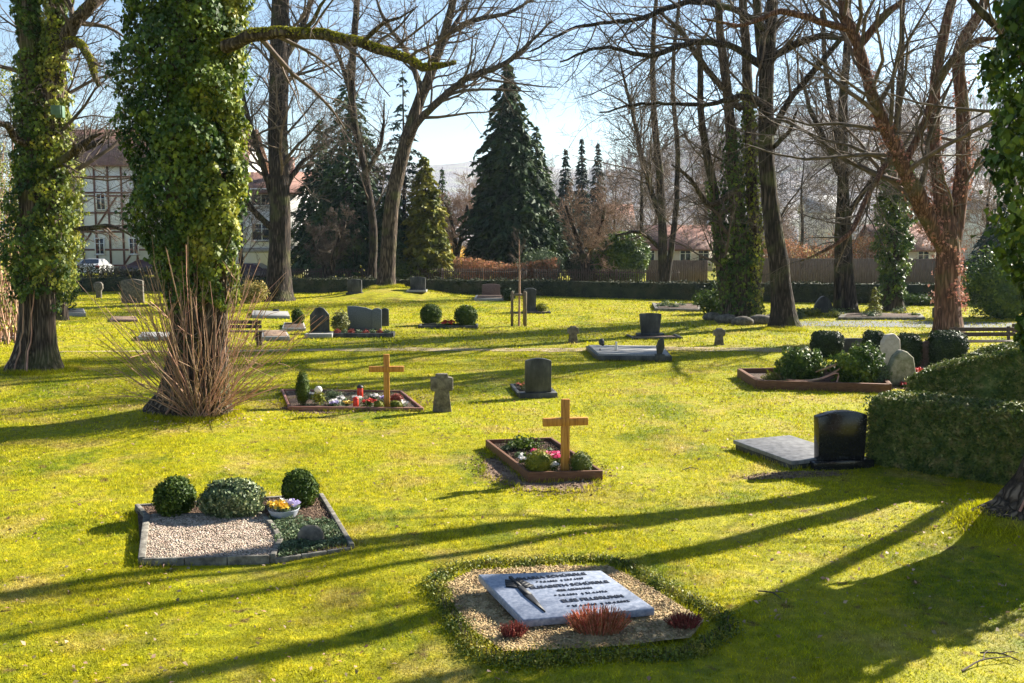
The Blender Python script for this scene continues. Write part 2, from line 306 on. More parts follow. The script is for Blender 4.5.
# ---------------------------------------------------------------- helpers for plants
EXCL = []                                # footprints kept free of grass (polygons in x,y)
def excl(poly): EXCL.append(np.array([p[:2] for p in poly]))
def inside(P, poly):
    x, y = P[:, 0], P[:, 1]; r = np.zeros(len(P), bool); n = len(poly)
    for i in range(n):
        x1, y1 = poly[i]; x2, y2 = poly[(i + 1) % n]
        c = ((y1 > y) != (y2 > y)); xi = (x2 - x1) * (y - y1) / ((y2 - y1) if y2 != y1 else 1e-9) + x1
        r ^= c & (x < xi)
    return r
def rnd_in_poly(poly, n, rng):
    poly = np.array([p[:2] for p in poly]); lo, hi = poly.min(0), poly.max(0); out = np.zeros((0, 2))
    while len(out) < n:
        P = rng.uniform(lo, hi, (n * 2, 2)); out = np.vstack([out, P[inside(P, poly)]])
    return out[:n]
def bush_mb(mb, c, r, n, size, seed, lump=.12, sc=2.5, aspect=.6, spread=.8, core=.82, zmin=0.0):
    """leafy ball: a dense inner mass of the same foliage and leaf blades all over it"""
    rng = np.random.RandomState(seed); c = np.array(c, float); r = np.array(r, float) * np.ones(3)
    D = unit(rng.normal(size=(n, 3))); q = (1 + lump * vn(D, sc, seed) + .035 * vn(D, 9, seed + 1)) * rng.uniform(core - .04, 1.04, n) * np.where(rng.rand(n) < .03, rng.uniform(1, 1.1, n), 1)
    P = c + D * r * q[:, None]; k = P[:, 2] > zmin; P, D = P[k], D[k]
    mb.leaves(P, D, size, rng, aspect, spread)
    if core > .3: mb.blob(c, r * core, lump, sc, seed, 20, flat=zmin)
    return mb
def bush(name, label, cat, base, r, mat, n=1500, size=.03, seed=1, lump=.08, group=None, core=.82, aspect=.6, squash=.92, stem=True, zc=None):
    rr = np.array(r, float) * np.ones(3); root = thing(name, base, label, cat, group)
    z = rr[2] * squash if zc is None else zc
    bush_mb(MB(), (0, 0, z), rr, n, size, seed, lump, 2.5, aspect, .8, core, .01).build('foliage', mat, root)
    if stem: MB().tubes([(np.array([[0, 0, -.03], [.01, 0, z * .5], [0, .01, z]]), np.array([.03, .025, .02]) * (1 + rr[2]))], 6).build('stem', BARK, root)
    return root
def hedge_line(name, label, pts, w, h, mat, dens, size, seed, hs=None, core=.9, lumpy=.04):
    """clipped hedge along ground points; h may vary"""
    rng = np.random.RandomState(seed); pts = [np.array([p[0], p[1], 0.0]) for p in pts]; hs = hs or [h] * len(pts)
    base = pts[0]; mb = MB(); P0, H0 = resample(pts, hs, .5); d = np.r_[0, np.cumsum(np.linalg.norm(np.diff(P0, axis=0), axis=1))]; T = unit(np.gradient(P0, axis=0)); NN = np.stack([T[:, 1], -T[:, 0], 0 * T[:, 0]], 1)
    if 1:
        L = d[-1]; m = int(dens * L * (2 * np.mean(H0) + w)); t = rng.uniform(0, L, m); C = np.stack([np.interp(t, d, P0[:, i]) for i in range(3)], 1); nrm = unit(np.stack([np.interp(t, d, NN[:, i]) for i in range(3)], 1))
        hh = np.interp(t, d, H0) * (1 + .03 * np.sin(t * 1.3) + .02 * np.sin(t * 3.7)); per = 2 * hh + w; q = rng.uniform(0, 1, m) * per
        N = np.zeros((m, 3)); z = np.zeros(m); off = np.zeros(m)
        l = q < hh; z[l] = q[l]; off[l] = w / 2; N[l] = nrm[l]
        tp = (q >= hh) & (q < hh + w); z[tp] = hh[tp]; off[tp] = w / 2 - (q[tp] - hh[tp]); N[tp] = [0, 0, 1]
        rr = q >= hh + w; z[rr] = per[rr] - q[rr]; off[rr] = -w / 2; N[rr] = -nrm[rr]
        P = C + nrm * off[:, None]; P[:, 2] = z; edge = np.minimum(1, np.abs(off) / (w / 2)) ** 3 * np.clip((z - hh + .15) / .15, 0, 1) * .06
        P = P + N * (lumpy * vn(P, 3.0, seed) + lumpy * .6 * vn(P, 9.0, seed + 3) + rng.normal(0, .022, m) - edge)[:, None]; P[:, 2] = np.maximum(P[:, 2], .005)
        mb.leaves(P, N + [0, 0, .2], size, rng, .65, .8)
        for e in (0, -1):
            H = H0[e]; k = int(dens * w * H); dd = T[e] * (1 if e else -1); P = P0[e] + NN[e] * rng.uniform(-w / 2, w / 2, k)[:, None] + dd * (rng.normal(0, .03, k) + .03)[:, None]; P[:, 2] = rng.uniform(0, H, k)
            mb.leaves(P, np.tile(dd, (k, 1)), size, rng, .65, .9)
        ring = []
        for c, n_, H in zip(P0, NN, H0 - .04):
            ww = w / 2 - .035
            for o, zz in ((ww, 0), (ww, H * .5), (ww * .90, H), (-ww * .90, H), (-ww, H * .5), (-ww, 0)): ring.append(c + n_ * o + [0, 0, zz])
        V = np.array(ring); K = len(P0) - 1; F = [[j * 6 + q_, j * 6 + q_ + 1, (j + 1) * 6 + q_ + 1, (j + 1) * 6 + q_] for j in range(K) for q_ in range(5)]
        mb.add(V, np.array(F), [[0, 1, 2, 3, 4, 5], [K * 6 + q_ for q_ in range(5, -1, -1)]])
    return tag(mb.build(name, mat, loc=base), label, 'hedge')
# ---- branching
def grow(p, d, L, r, lvl, maxl, out, rng, kids, wig=.16, trop=.06, rmin=.008, k=7):
    pts = [np.array(p, float)]; d = unit(d); st = L / (k - 1)
    for i in range(k - 1):
        d = unit(d + rng.normal(0, wig, 3) + np.array([0, 0, trop])); pts.append(pts[-1] + d * st)
    pts = np.array(pts); rad = np.maximum(rmin * .6, r * np.linspace(1, .28, k)); out[min(lvl, 3)].append((pts, rad))
    if lvl < maxl: spawn(pts, rad, L, lvl, maxl, out, rng, kids, wig, trop, rmin, .2)
def spawn(pts, rad, L, lvl, maxl, out, rng, kids, wig, trop, rmin, t0, angle=(28, 62), frac=(.38, .68)):
    k = len(pts); nk = kids[min(lvl, len(kids) - 1)]
    for j in range(nk):
        t = t0 + (1 - t0) * (j + rng.uniform(.1, .9)) / nk; x = t * (k - 1); i = min(int(x), k - 2); f = x - i
        p = pts[i] * (1 - f) + pts[i + 1] * f; rr = rad[i] * (1 - f) + rad[i + 1] * f; T = unit(pts[i + 1] - pts[i])
        q = unit(np.cross(T, rng.normal(size=3))); a = R_(rng.uniform(*angle)); d = T * math.cos(a) + q * math.sin(a)
        Lc = L * rng.uniform(*frac) * (1.1 - .45 * t)
        grow(p, d, Lc, max(rmin, rr * (rng.uniform(.14, .34) if lvl == 0 else rng.uniform(.4, .62))), lvl + 1, maxl, out, rng, kids, wig * 1.12, trop * .7, rmin, 6 if lvl < 2 else 5)
def resample(pts, rad, step):
    pts = np.array(pts, float); d = np.r_[0, np.cumsum(np.linalg.norm(np.diff(pts, axis=0), axis=1))]; n = max(4, int(d[-1] / step) + 1); t = np.linspace(0, d[-1], n)
    # Catmull-Rom-like smoothing by cubic hermite
    m = np.gradient(pts, d, axis=0); idx = np.clip(np.searchsorted(d, t, 'right') - 1, 0, len(d) - 2); h = (d[idx + 1] - d[idx])[:, None]; s = ((t - d[idx]) / h[:, 0])[:, None]
    P = (2 * s**3 - 3 * s**2 + 1) * pts[idx] + (s**3 - 2 * s**2 + s) * h * m[idx] + (-2 * s**3 + 3 * s**2) * pts[idx + 1] + (s**3 - s**2) * h * m[idx + 1]
    return P, np.interp(t, d, rad)
def bare_tree(name, label, Y, stems, limbs=(), prim=12, Lp=4.0, kids=(5, 4, 3), maxl=4, lf=1.45, t0=.3, seed=1, bark=None, twig=None, cat='tree', group=None,
              flare=.35, world=False, wig=.15, trop=.06, lump=.06, angle=(28, 62), rsc=1.0, ws=1.0):
    """stems / limbs: lists of (u, v, width_px[, dY]) seen at distance Y, or (x, y, z, radius) when world. Returns root, stem polylines (local)."""
    rng = np.random.RandomState(seed); bark = bark or BARKD; twig = twig or TWIG; s = pm(Y)
    def conv(L, ground):
        P, Rr = [], []
        for i, q in enumerate(L):
            if world: P.append(np.array(q[:3], float)); Rr.append(q[3])
            else:
                dY = q[3] if len(q) > 3 else 0; p = AT(q[0], q[1], Y + dY)
                if i == 0 and ground: p[2] = gz(p[0], p[1]) - .08
                P.append(p); Rr.append(q[2] * ws / 2 / s)
        return P, Rr
    S = [conv(x, True) for x in stems]; base = S[0][0][0].copy(); base[2] = float(gz(base[0], base[1])); root = thing(name, base, label, cat, group)
    out = {1: [], 2: [], 3: []}; out[0] = []; lines = []; rmin = max(.005, .00017 * Y) * rsc; prim = int(prim * 1.2); kids = (kids[0] + 2, kids[1] + 2) + tuple(kids[2:])
    mb = MB()
    for si, (P, Rr) in enumerate(S):
        P, Rr = resample([p - base for p in P], Rr, .35)
        P = P + np.cumsum(rng.normal(0, .012, P.shape), 0) * np.array([1, 1, .2]) * np.minimum(1, np.arange(len(P)) / 5)[:, None]
        Rr = Rr * (1 + flare * np.exp(-P[:, 2] / .45)); mb.tubes([(P, Rr)], 16, lump, seed + si, True); lines.append((P, Rr))
        L = np.linalg.norm(P[-1] - P[0])
        spawn(P, Rr * .8, Lp * lf / .53, 0, maxl, out, rng, (prim // len(S),) + tuple(kids), wig, trop, rmin, t0, angle)
    mb.build('trunk', bark, root, True)
    for P, Rr in [conv(x, False) for x in limbs]:
        Rr[-1] = min(Rr[-1], Rr[0] * .22); P, Rr = resample([p - base for p in P], Rr, .3); P = P + rng.normal(0, .018, P.shape); Rr = Rr * (1 + .08 * rng.normal(size=len(Rr)).clip(-1, 1))
        MB().tubes([(P, Rr)], 10, lump, seed, True).build('limb', bark, root, True); lines.append((P, Rr))
        L = np.linalg.norm(P[-1] - P[0]); spawn(P, Rr * .8, L * .75, 1, maxl, out, rng, (0, max(5, int(L * 2.6))) + tuple(kids[1:]), wig, trop, rmin, .15, angle)
    c = MB()
    if out[1]: c.tubes(out[1], 6)
    if out[2]: c.tubes(out[2], 4)
    if out[3]: c.tubes(out[3], 3)
    c.build('crown', twig, root, True)
    return root, lines
def ivy_on(root, P, Rr, n, size, mat, seed, z0=0, z1=99, lump=.3, name='ivy', inner=.6, spread=.6, aspect=.85, thr=-.78):
    """climbing leaves round a stem: P polyline, Rr radius of the leafy coat"""
    rng = np.random.RandomState(seed); d = np.r_[0, np.cumsum(np.linalg.norm(np.diff(P, axis=0), axis=1))]
    w = np.array(Rr); cum = np.r_[0, np.cumsum((w[1:] + w[:-1]) / 2 * np.diff(d))]; t = np.interp(rng.uniform(0, cum[-1], n), cum, d)
    C = np.stack([np.interp(t, d, P[:, i]) for i in range(3)], 1); r = np.interp(t, d, w); a = rng.uniform(0, 6.283, n)
    T = unit(np.stack([np.interp(t, d, np.gradient(P[:, i], d)) for i in range(3)], 1)); U = unit(np.cross(T, [1.0, .1, .05])); W = np.cross(T, U)
    D = U * np.cos(a)[:, None] + W * np.sin(a)[:, None]; q = C + D * r[:, None]
    f = 1 + lump * vn(q, 1.6 / max(.3, w.mean()), seed) + lump * .5 * vn(q, 5.0, seed + 1); f = f * np.where(rng.rand(n) < inner, rng.uniform(.86, 1.06, n), rng.uniform(.5, 1.0, n))
    f = np.where(rng.rand(n) < .04, f * rng.uniform(1.0, 1.22, n), f)
    Q = C + D * (r * f)[:, None]; Q[:, 2] -= rng.uniform(0, .05, n)
    ze = z0 + .5 * vn(q * [1, 1, .1], 3.0, seed + 8)
    k = (Q[:, 2] > ze) & (Q[:, 2] < z1) & (vn(q, 2.2, seed + 5) > thr)
    mb = MB(); mb.leaves(Q[k], unit(D[k] + [0, 0, .35]), size, rng, aspect, spread, np.array([0, 0, -1.0])); return mb.build(name, mat, root)
def conifer(name, label, base, H, Rm, mat, layers=40, per=12, cards=22, size=.36, seed=1, droop=.35, gap=0.0, bare=.04, trunk_r=.2, cat='tree', group=None, aspect=.28, power=.8, skirt=1.0):
    rng = np.random.RandomState(seed); root = thing(name, base, label, cat, group)
    MB().tubes([(np.array([[0, 0, -.1], [.03, 0, H * .5], [0, 0, H]]), np.array([trunk_r, trunk_r * .6, .02]))], 8).build('trunk', BARKD, root, True)
    P, N, A, br = [], [], [], []
    for i in range(layers):
        t = (i + rng.uniform(-.3, .3)) / layers; z = H * (bare + (1 - bare) * t); Rl = Rm * max(.03, (1 - t)) ** power * (1 - .25 * math.exp(-t * 12)) * (1 + rng.uniform(-.16, .12))
        m = max(4, int(per * (1 - t) + 3))
        for j in range(m):
            if rng.rand() < gap: continue
            a = 6.283 * (j + rng.uniform(0, 1)) / m + i; rl = Rl * rng.uniform(.68, 1.12); dr = droop * rl * rng.uniform(.7, 1.3)
            k = max(5, int(cards * rl / Rm)); s = np.sqrt(rng.uniform(.04, 1, k)); dirv = np.array([math.cos(a), math.sin(a), 0]); side = np.array([-math.sin(a), math.cos(a), 0])
            zz = z + rl * .22 * s - dr * s * s * 1.6
            lat = rng.normal(0, .13, k) * rl * (1.1 - s * .7)
            P.append(dirv * (s * rl)[:, None] + side * lat[:, None] + np.stack([np.zeros(k), np.zeros(k), zz - rng.uniform(0, .12, k) * skirt], 1))
            N.append(np.tile([dirv[0] * .5, dirv[1] * .5, .9], (k, 1))); A.append(dirv * .8 + side * np.sign(lat)[:, None] * .6 + np.array([0, 0, -.35 * skirt]))
            if i % 2 == 0:
                x = np.linspace(0, 1, 5); br.append((dirv * (x * rl * .95)[:, None] + np.stack([0 * x, 0 * x, z + rl * .22 * x - dr * x * x * 1.6], 1), .035 * (1 - t) * (1.1 - x) + .008))
    mb = MB(); mb.leaves(np.vstack(P), np.vstack(N), size, rng, aspect, .55, np.vstack(A)); mb.build('needles', mat, root)
    MB().tubes(br, 3).build('branches', TWIG, root); return root
# ---------------------------------------------------------------- gravestones
def arch(w, h, rise, n=9, x0=0.0, taper=1.0):
    """rectangular outline with an arched top"""
    L = [(-w / 2 * taper, 0), (w / 2 * taper, 0)]; base = h - rise
    for i in range(n + 1):
        t = i / n; x = w / 2 - w * t; L.append((x, base + rise * (1 - (2 * t - 1) ** 2)))
    return L
def headstone(label, u, v, wpx, hpx, outline=None, mat=None, d=.14, rz=.15, rise=.06, plinth=(1.25, .09), name='gravestone', group=None, kerb=None, kmat=None, taper=1.0, bevel=.008, pmatl=None, bed=None):
    b = G(u, v); s = pm(b[1]); w, h = wpx / s, hpx / s; mat = mat or DARKST; b[2] = float(gz(b[0], b[1])); root = thing(name, b, label, 'gravestone', group, rz)
    ph = plinth[1] if plinth else -.02
    if plinth: MB().box((0, 0, ph / 2 - .02), (w * plinth[0], d * 2.0, ph + .04)).build('plinth', pmatl or mat, root, bevel=.006)
    o = outline(w, h - ph) if outline else arch(w, h - ph, rise * (h - ph) / .8, taper=taper)
    st = MB().prism(o, -d / 2, d / 2); ob = st.build('stone', mat, root, bevel=bevel); ob.location.z = ph
    if kerb:                              # kerb frame (width, length, side: +1 behind the stone, -1 in front)
        kw, kl, sd = kerb; y0 = sd * d * .9; y1 = sd * (d * .9 + kl); km = kmat or mat; t = .07
        MB().box((-kw / 2, (y0 + y1) / 2, .03), (t, abs(kl), .10)).build('kerb', km, root, bevel=.006)
        MB().box((kw / 2, (y0 + y1) / 2, .03), (t, abs(kl), .10)).build('kerb', km, root, bevel=.006)
        MB().box((0, y1, .03), (kw + t, t, .104)).build('kerb', km, root, bevel=.006)
        MB().box((0, (y0 + y1) / 2, .01), (kw - t, abs(kl) - t, .06)).build('grave_bed', bed or SOIL, root)
        excl([(rotz(np.array([x, y, 0]), rz) + b)[:2] for x, y in ((-kw / 2, y0), (kw / 2, y0), (kw / 2, y1), (-kw / 2, y1))])
    return root
# ================================================================ SETTING
def axis(near, far, step, g):
    L = [0.0]; s = step
    while L[-1] < far:
        if L[-1] > near: s *= g
        L.append(L[-1] + s)
    return np.array(L)
ax = axis(14, 2500, .3, 1.18); X = np.r_[-ax[:0:-1], ax]; ay = axis(26, 2500, .3, 1.16); Y = np.r_[-200, -60, -20, -5, 0, ay[1:] ]
gx, gy = np.meshgrid(X, Y, indexing='ij'); V = np.stack([gx, gy, gz(gx, gy)], -1).reshape(-1, 3); ny = len(Y)
i, j = np.meshgrid(np.arange(len(X) - 1), np.arange(ny - 1), indexing='ij')
F = np.stack([i * ny + j, (i + 1) * ny + j, (i + 1) * ny + j + 1, i * ny + j + 1], -1).reshape(-1, 4)
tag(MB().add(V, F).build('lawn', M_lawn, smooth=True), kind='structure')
def ribbon(name, pts, w, mat, z, seed, noise=.12, step=.35, kind='structure'):
    P, W = resample([[p[0], p[1], 0] for p in pts], [w] * len(pts) if np.isscalar(w) else w, step); T = unit(np.gradient(P, axis=0)); Nn = np.stack([T[:, 1], -T[:, 0], 0 * T[:, 0]], 1)
    n1 = noise * (vn(P, 1.7, seed) + .5 * vn(P, 5, seed + 2)); n2 = noise * (vn(P, 1.9, seed + 9) + .5 * vn(P, 5.5, seed + 3))
    A = P + Nn * (W / 2 + n1)[:, None]; B = P - Nn * (W / 2 + n2)[:, None]; V = np.stack([A, (A * 2 + B) / 3, (A + B * 2) / 3, B], 1).reshape(-1, 3); V[:, 2] = gz(V[:, 0], V[:, 1]) + z
    k = len(P); F = np.array([[i * 4 + c, i * 4 + c + 1, i * 4 + 5 + c, i * 4 + 4 + c] for i in range(k - 1) for c in range(3)])
    return tag(MB().add(V, F).build(name, mat, smooth=True), kind=kind)
pth = [G(60, 352), G(230, 351), G(420, 349.5), G(560, 350), G(700, 349), G(830, 352), G(960, 362), G(1040, 372)]
ribbon('footpath', pth, [.25, .5, .8, .9, 1.1, 1.0, 1.4, 2.0], PATH, .012, 3, .16)
ribbon('paved_path', [G(770, 324), G(860, 324), G(960, 325), G(1100, 328)], [1.6, 2.6, 2.8, 3.0], ASPH, .012, 4, .05)
def patch(name, c, rx, ry, mat, seed, z=.012, a=0.0, noise=.12):
    """worn bare ground: crumbs scattered thick in the middle and thin at the edge, over a small ragged sheet"""
    n = 220; th = np.arange(n) * 2 * np.pi / n; D = np.stack([np.cos(th), np.sin(th), 0 * th], 1); r = .80 * (1 + noise * vn(D, 2.5, seed) + .06 * vn(D, 12, seed + 1) + .05 * vn(D, 40, seed + 2))
    O = rotz(D * np.array([rx, ry, 1]) * r[:, None], a) + np.array([c[0], c[1], 0]); I = (O - [c[0], c[1], 0]) * .5 + [c[0], c[1], 0]; V = np.vstack([O, I, [[c[0], c[1], 0]]]); V[:, 2] = gz(V[:, 0], V[:, 1]) + z * .7
    F = np.array([[i, (i + 1) % n, n + (i + 1) % n, n + i] for i in range(n)]); F3 = np.array([[n + i, n + (i + 1) % n, 2 * n] for i in range(n)])
    o = tag(MB().add(V, F, F3).build(name, mat, smooth=True), kind='structure')
    rng = np.random.RandomState(seed); m = int(2600 * rx * ry) + 300; aa = rng.uniform(0, 6.283, m); q = np.sqrt(rng.rand(m)) * rng.uniform(.7, 1.12, m); P = rotz(np.stack([np.cos(aa) * q * rx, np.sin(aa) * q * ry, 0 * aa], 1), a) + [c[0], c[1], 0]; P[:, 2] = gz(P[:, 0], P[:, 1]) + .012
    tag(MB().leaves(P, np.tile([0, 0, 1.0], (m, 1)), .03, rng, .8, .5).build('earth_crumbs', mat), kind='stuff')
    sp = rotz(D * np.array([rx, ry, 1]) * r[:, None] * .95, a) + np.array([c[0], c[1], 0]); return o, sp
# hills far off, beyond the trees
def hill(name, Y0, prof, depth, seed):
    u = np.linspace(prof[0][0], prof[-1][0], 160); top = np.interp(u, [p[0] for p in prof], [p[1] for p in prof])
    xs = (u - 512) / 1000 * Y0; zt = CH + (HV - top) / 1000 * Y0; K = 14; V = []
    for k in range(K + 1):
        t = k / K; prof_h = math.sin(t * math.pi / 2) if t < 1 else 1; yy = Y0 - depth * (1 - t); x = xs * (yy / Y0) ** .5
        V.append(np.stack([x, np.full_like(x, yy), -2 + (zt + 2) * prof_h ** 1.2], 1))
    V = np.vstack(V); V[:, 2] += (vn(V, .012, seed) * 4 + vn(V, .05, seed + 1) * 2.0) * np.clip(V[:, 2] / 20, 0, 1); n = 160
    V = np.vstack([V, V[-n:] + [0, 120, -60]])
    F = np.array([[k * n + i, k * n + i + 1, (k + 1) * n + i + 1, (k + 1) * n + i] for k in range(K + 1) for i in range(n - 1)])
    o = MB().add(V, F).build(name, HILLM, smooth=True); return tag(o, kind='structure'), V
hill('far_hills', 1560, [(-300, 205), (0, 190), (200, 178), (420, 166), (480, 163), (560, 172), (640, 168), (800, 185), (1300, 200)], 500, 11)
h2, HV2 = hill('wooded_hill', 850, [(430, 222), (500, 214), (560, 196), (620, 176), (680, 150), (740, 134), (820, 126), (900, 122), (980, 128), (1100, 130), (1400, 140)], 560, 12)
# a far-off wood on the near hill: bare crowns and a few conifers, seen as one mass
def far_wood():
    rng = np.random.RandomState(5); mb = MB(); K, n = 14, 160; P = []
    for q in range(1300):
        k = rng.uniform(3, K); i = rng.randint(0, n - 1); a = HV2[int(k) * n + i]; b = HV2[min(K, int(k) + 1) * n + i + 1]; p = a + (b - a) * rng.rand(); P.append(p)
    P = np.array(P); polys = []
    for p in P:
        h = rng.uniform(6, 12); polys.append((np.array([p, p + [0, 0, h * .5], p + [rng.normal(0, .6), 0, h]]), np.array([.35, .3, .1])))
        for q in range(9):
            a = rng.uniform(0, 6.28); s = p + [0, 0, h * rng.uniform(.35, .8)]; e = s + np.array([math.cos(a) * 2.6, math.sin(a) * 2.6, rng.uniform(1.5, 4)]); polys.append((np.array([s, (s + e) / 2 + [0, 0, .5], e]), np.array([.16, .13, .1])))
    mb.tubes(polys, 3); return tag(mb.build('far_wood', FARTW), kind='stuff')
far_wood()
# ================================================================ BUILDINGS
def window(root, x, y, z, w, h, wall_t=.0, cross=True):
    f = MB(); t = .09
    for dx in (-w / 2, w / 2): f.box((x + dx, y - .05, z + h / 2), (t, .10, h + t))
    for dz in (0, h): f.box((x, y - .052, z + dz), (w - t, .10, t))
    if cross: f.box((x, y - .045, z + h / 2), (t * .7, .07, h - t)); f.box((x, y - .047, z + h * .68), (w - t, .06, t * .6))
    fo = f.build('window', FRAMEP, root); MB().box((x, y - .01, z + h / 2), (w, .03, h)).build('pane', GLASS, fo)
    MB().box((x, y - .08, z - .09), (w + .25, .16, .06)).build('sill', PLINTH, fo)
def gable_roof(x0, x1, y0, y1, z, h, ov=.5, t=.18, along='x'):
    mb = MB()
    if along == 'x':
        ym = (y0 + y1) / 2; k = h / ((y1 - y0) / 2)
        for s, ye in ((1, y0 - ov), (-1, y1 + ov)):
            ze = z - ov * k; a = [(x0 - ov, ye, ze), (x1 + ov, ye, ze), (x1 + ov, ym, z + h), (x0 - ov, ym, z + h)]
            if s < 0: a = a[::-1]
            A = np.array(a); mb.hexa(A, A + [0, 0, t])
    else:
        xm = (x0 + x1) / 2; k = h / ((x1 - x0) / 2)
        for s, xe in ((1, x0 - ov), (-1, x1 + ov)):
            ze = z - ov * k; a = [(xe, y1 + ov, ze), (xe, y0 - ov, ze), (xm, y0 - ov, z + h), (xm, y1 + ov, z + h)]
            if s < 0: a = a[::-1]
            A = np.array(a); mb.hexa(A, A + [0, 0, t])
    return mb
def house(label, x0, x1, y0, dep, h, rh, wmat, rmat, wins, along='x', chim=None, name='house', plinth=None, band=None):
    root = thing(name, ((x0 + x1) / 2, y0, 0), label, 'house'); W = x1 - x0
    MB().box((0, dep / 2, h / 2), (W, dep, h)).build('wall', wmat, root)
    if along == 'x':
        for xx in (-W / 2 + .01, W / 2 - .21): MB().add(np.array([(xx, 0, h), (xx, dep, h), (xx, dep / 2, h + rh), (xx + .2, 0, h), (xx + .2, dep, h), (xx + .2, dep / 2, h + rh)]), [[2, 1, 0], [3, 4, 5], [0, 1, 4, 3], [1, 2, 5, 4], [2, 0, 3, 5]]).build('gable', wmat, root)
    else:
        for yy in (.002, dep - .2): MB().prism([(-W / 2, h), (W / 2, h), (0, h + rh)], yy, yy + .19).build('gable', wmat, root)
    rf = gable_roof(-W / 2, W / 2, 0, dep, h, rh, along=along).build('roof', rmat, root)
    if chim: MB().box((chim[0], dep * .4, h + rh * .75 + .6), (.7, .7, 2.2)).build('chimney', ROOFT, rf)
    if plinth: MB().box((0, -.03, plinth / 2), (W + .06, .06, plinth)).build('plinth', PLINTH, root)
    if band: MB().box((0, -.06, band), (W + .1, .12, .35)).build('band', PLINTH, root)
    for (x, z, w, hh) in wins: window(root, x, 0, z, w, hh)
    return root
# half-timbered house at the left
hy = 96.0; s = pm(hy); hx0, hx1 = (58 - 512) / s, (245 - 512) / s
hr = house('tall white half-timbered house with dark beams behind the parked white car', hx0, hx1, hy, 9, 10.2, 3.4, WHITEW, ROOFT,
           [((u - 512) / s - (hx0 + hx1) / 2, CH + (HV - v) / s, .85, 1.5) for u, v in ((101, 254), (104, 210), (78, 210), (75, 254), (135, 254), (137, 210), (170, 254), (170, 210))], along='x', chim=(3, 0))
tb = MB(); W = hx1 - hx0
for z in (.5, 2.0, 3.7, 4.0, 5.5, 7.1, 7.4, 8.9, 10.0): tb.box((0, -.035, z), (W, .07, .17))
nx = 14
for k in range(nx + 1): tb.box((-W / 2 + W * k / nx, -.032, 5.1), (.18, .056, 10.0))
for k, (za, zb) in ((1, (.6, 3.6)), (5, (.6, 3.6)), (8, (4.1, 7.0)), (3, (4.1, 7.0)), (11, (7.5, 9.9))):
    x = -W / 2 + W * k / nx; d = W / nx; tb.beam((x, -.028, za), (x + d * 1.6, -.028, zb), .04, .17)
tb.build('timber_frame', TIMBER, hr)
# white house with a grey band
hy = 76.0; s = pm(hy)
house('plain white house with a grey band and red roof behind the dark parked car', (226 - 512) / s, (298 - 512) / s, hy, 9, 6.6, 1.6, WHITEW, ROOFT,
      [(x, 3.0 + dz, 1.5, 1.25) for x in (-2.0, .1) for dz in (0, 2.6)][:4], along='x', band=2.25, chim=(1.5, 0))
# low buildings beyond the right-hand gardens
def low(label, u0, u1, vt, Y, h, rm, wm, along='x', wins=1, rh=2.0, dep=7):
    s = pm(Y); x0, x1 = (u0 - 512) / s, (u1 - 512) / s; z = CH + (HV - vt) / s - rh; W = x1 - x0
    return house(label, x0, x1, Y, dep, max(2.2, z), rh, wm, rm, [(-W / 2 + W * (k + .5) / wins, max(.9, z - 1.9), 1.0, 1.1) for k in range(wins)], along)
low('low grey-roofed building between the yellow pine and the tall spruce', 430, 476, 244, 120, 3, ROOFG, WHITEW, wins=3)
low('long pale bungalow seen between the ivy bush and the bare trees', 640, 712, 254, 95, 3, ROOFT, BEIGEW, wins=4)
low('white house with red roof glimpsed above the dark ivy bush', 596, 632, 205, 170, 3, ROOFT, WHITEW, wins=3, rh=3)
low('small shed with red tiled roof left of the red-barked tree', 882, 936, 243, 90, 3, ROOFT, BEIGEW, wins=2)
low('white house with grey roof behind the red-barked tree', 955, 1010, 186, 140, 3, ROOFG, WHITEW, wins=3, rh=3)
low('distant pink-walled house among the bare trees right of centre', 806, 842, 196, 260, 3, ROOFG, BEIGEW, wins=3, rh=4)
low('distant white house low on the wooded slope', 700, 728, 214, 240, 3, ROOFG, WHITEW, wins=3, rh=3)
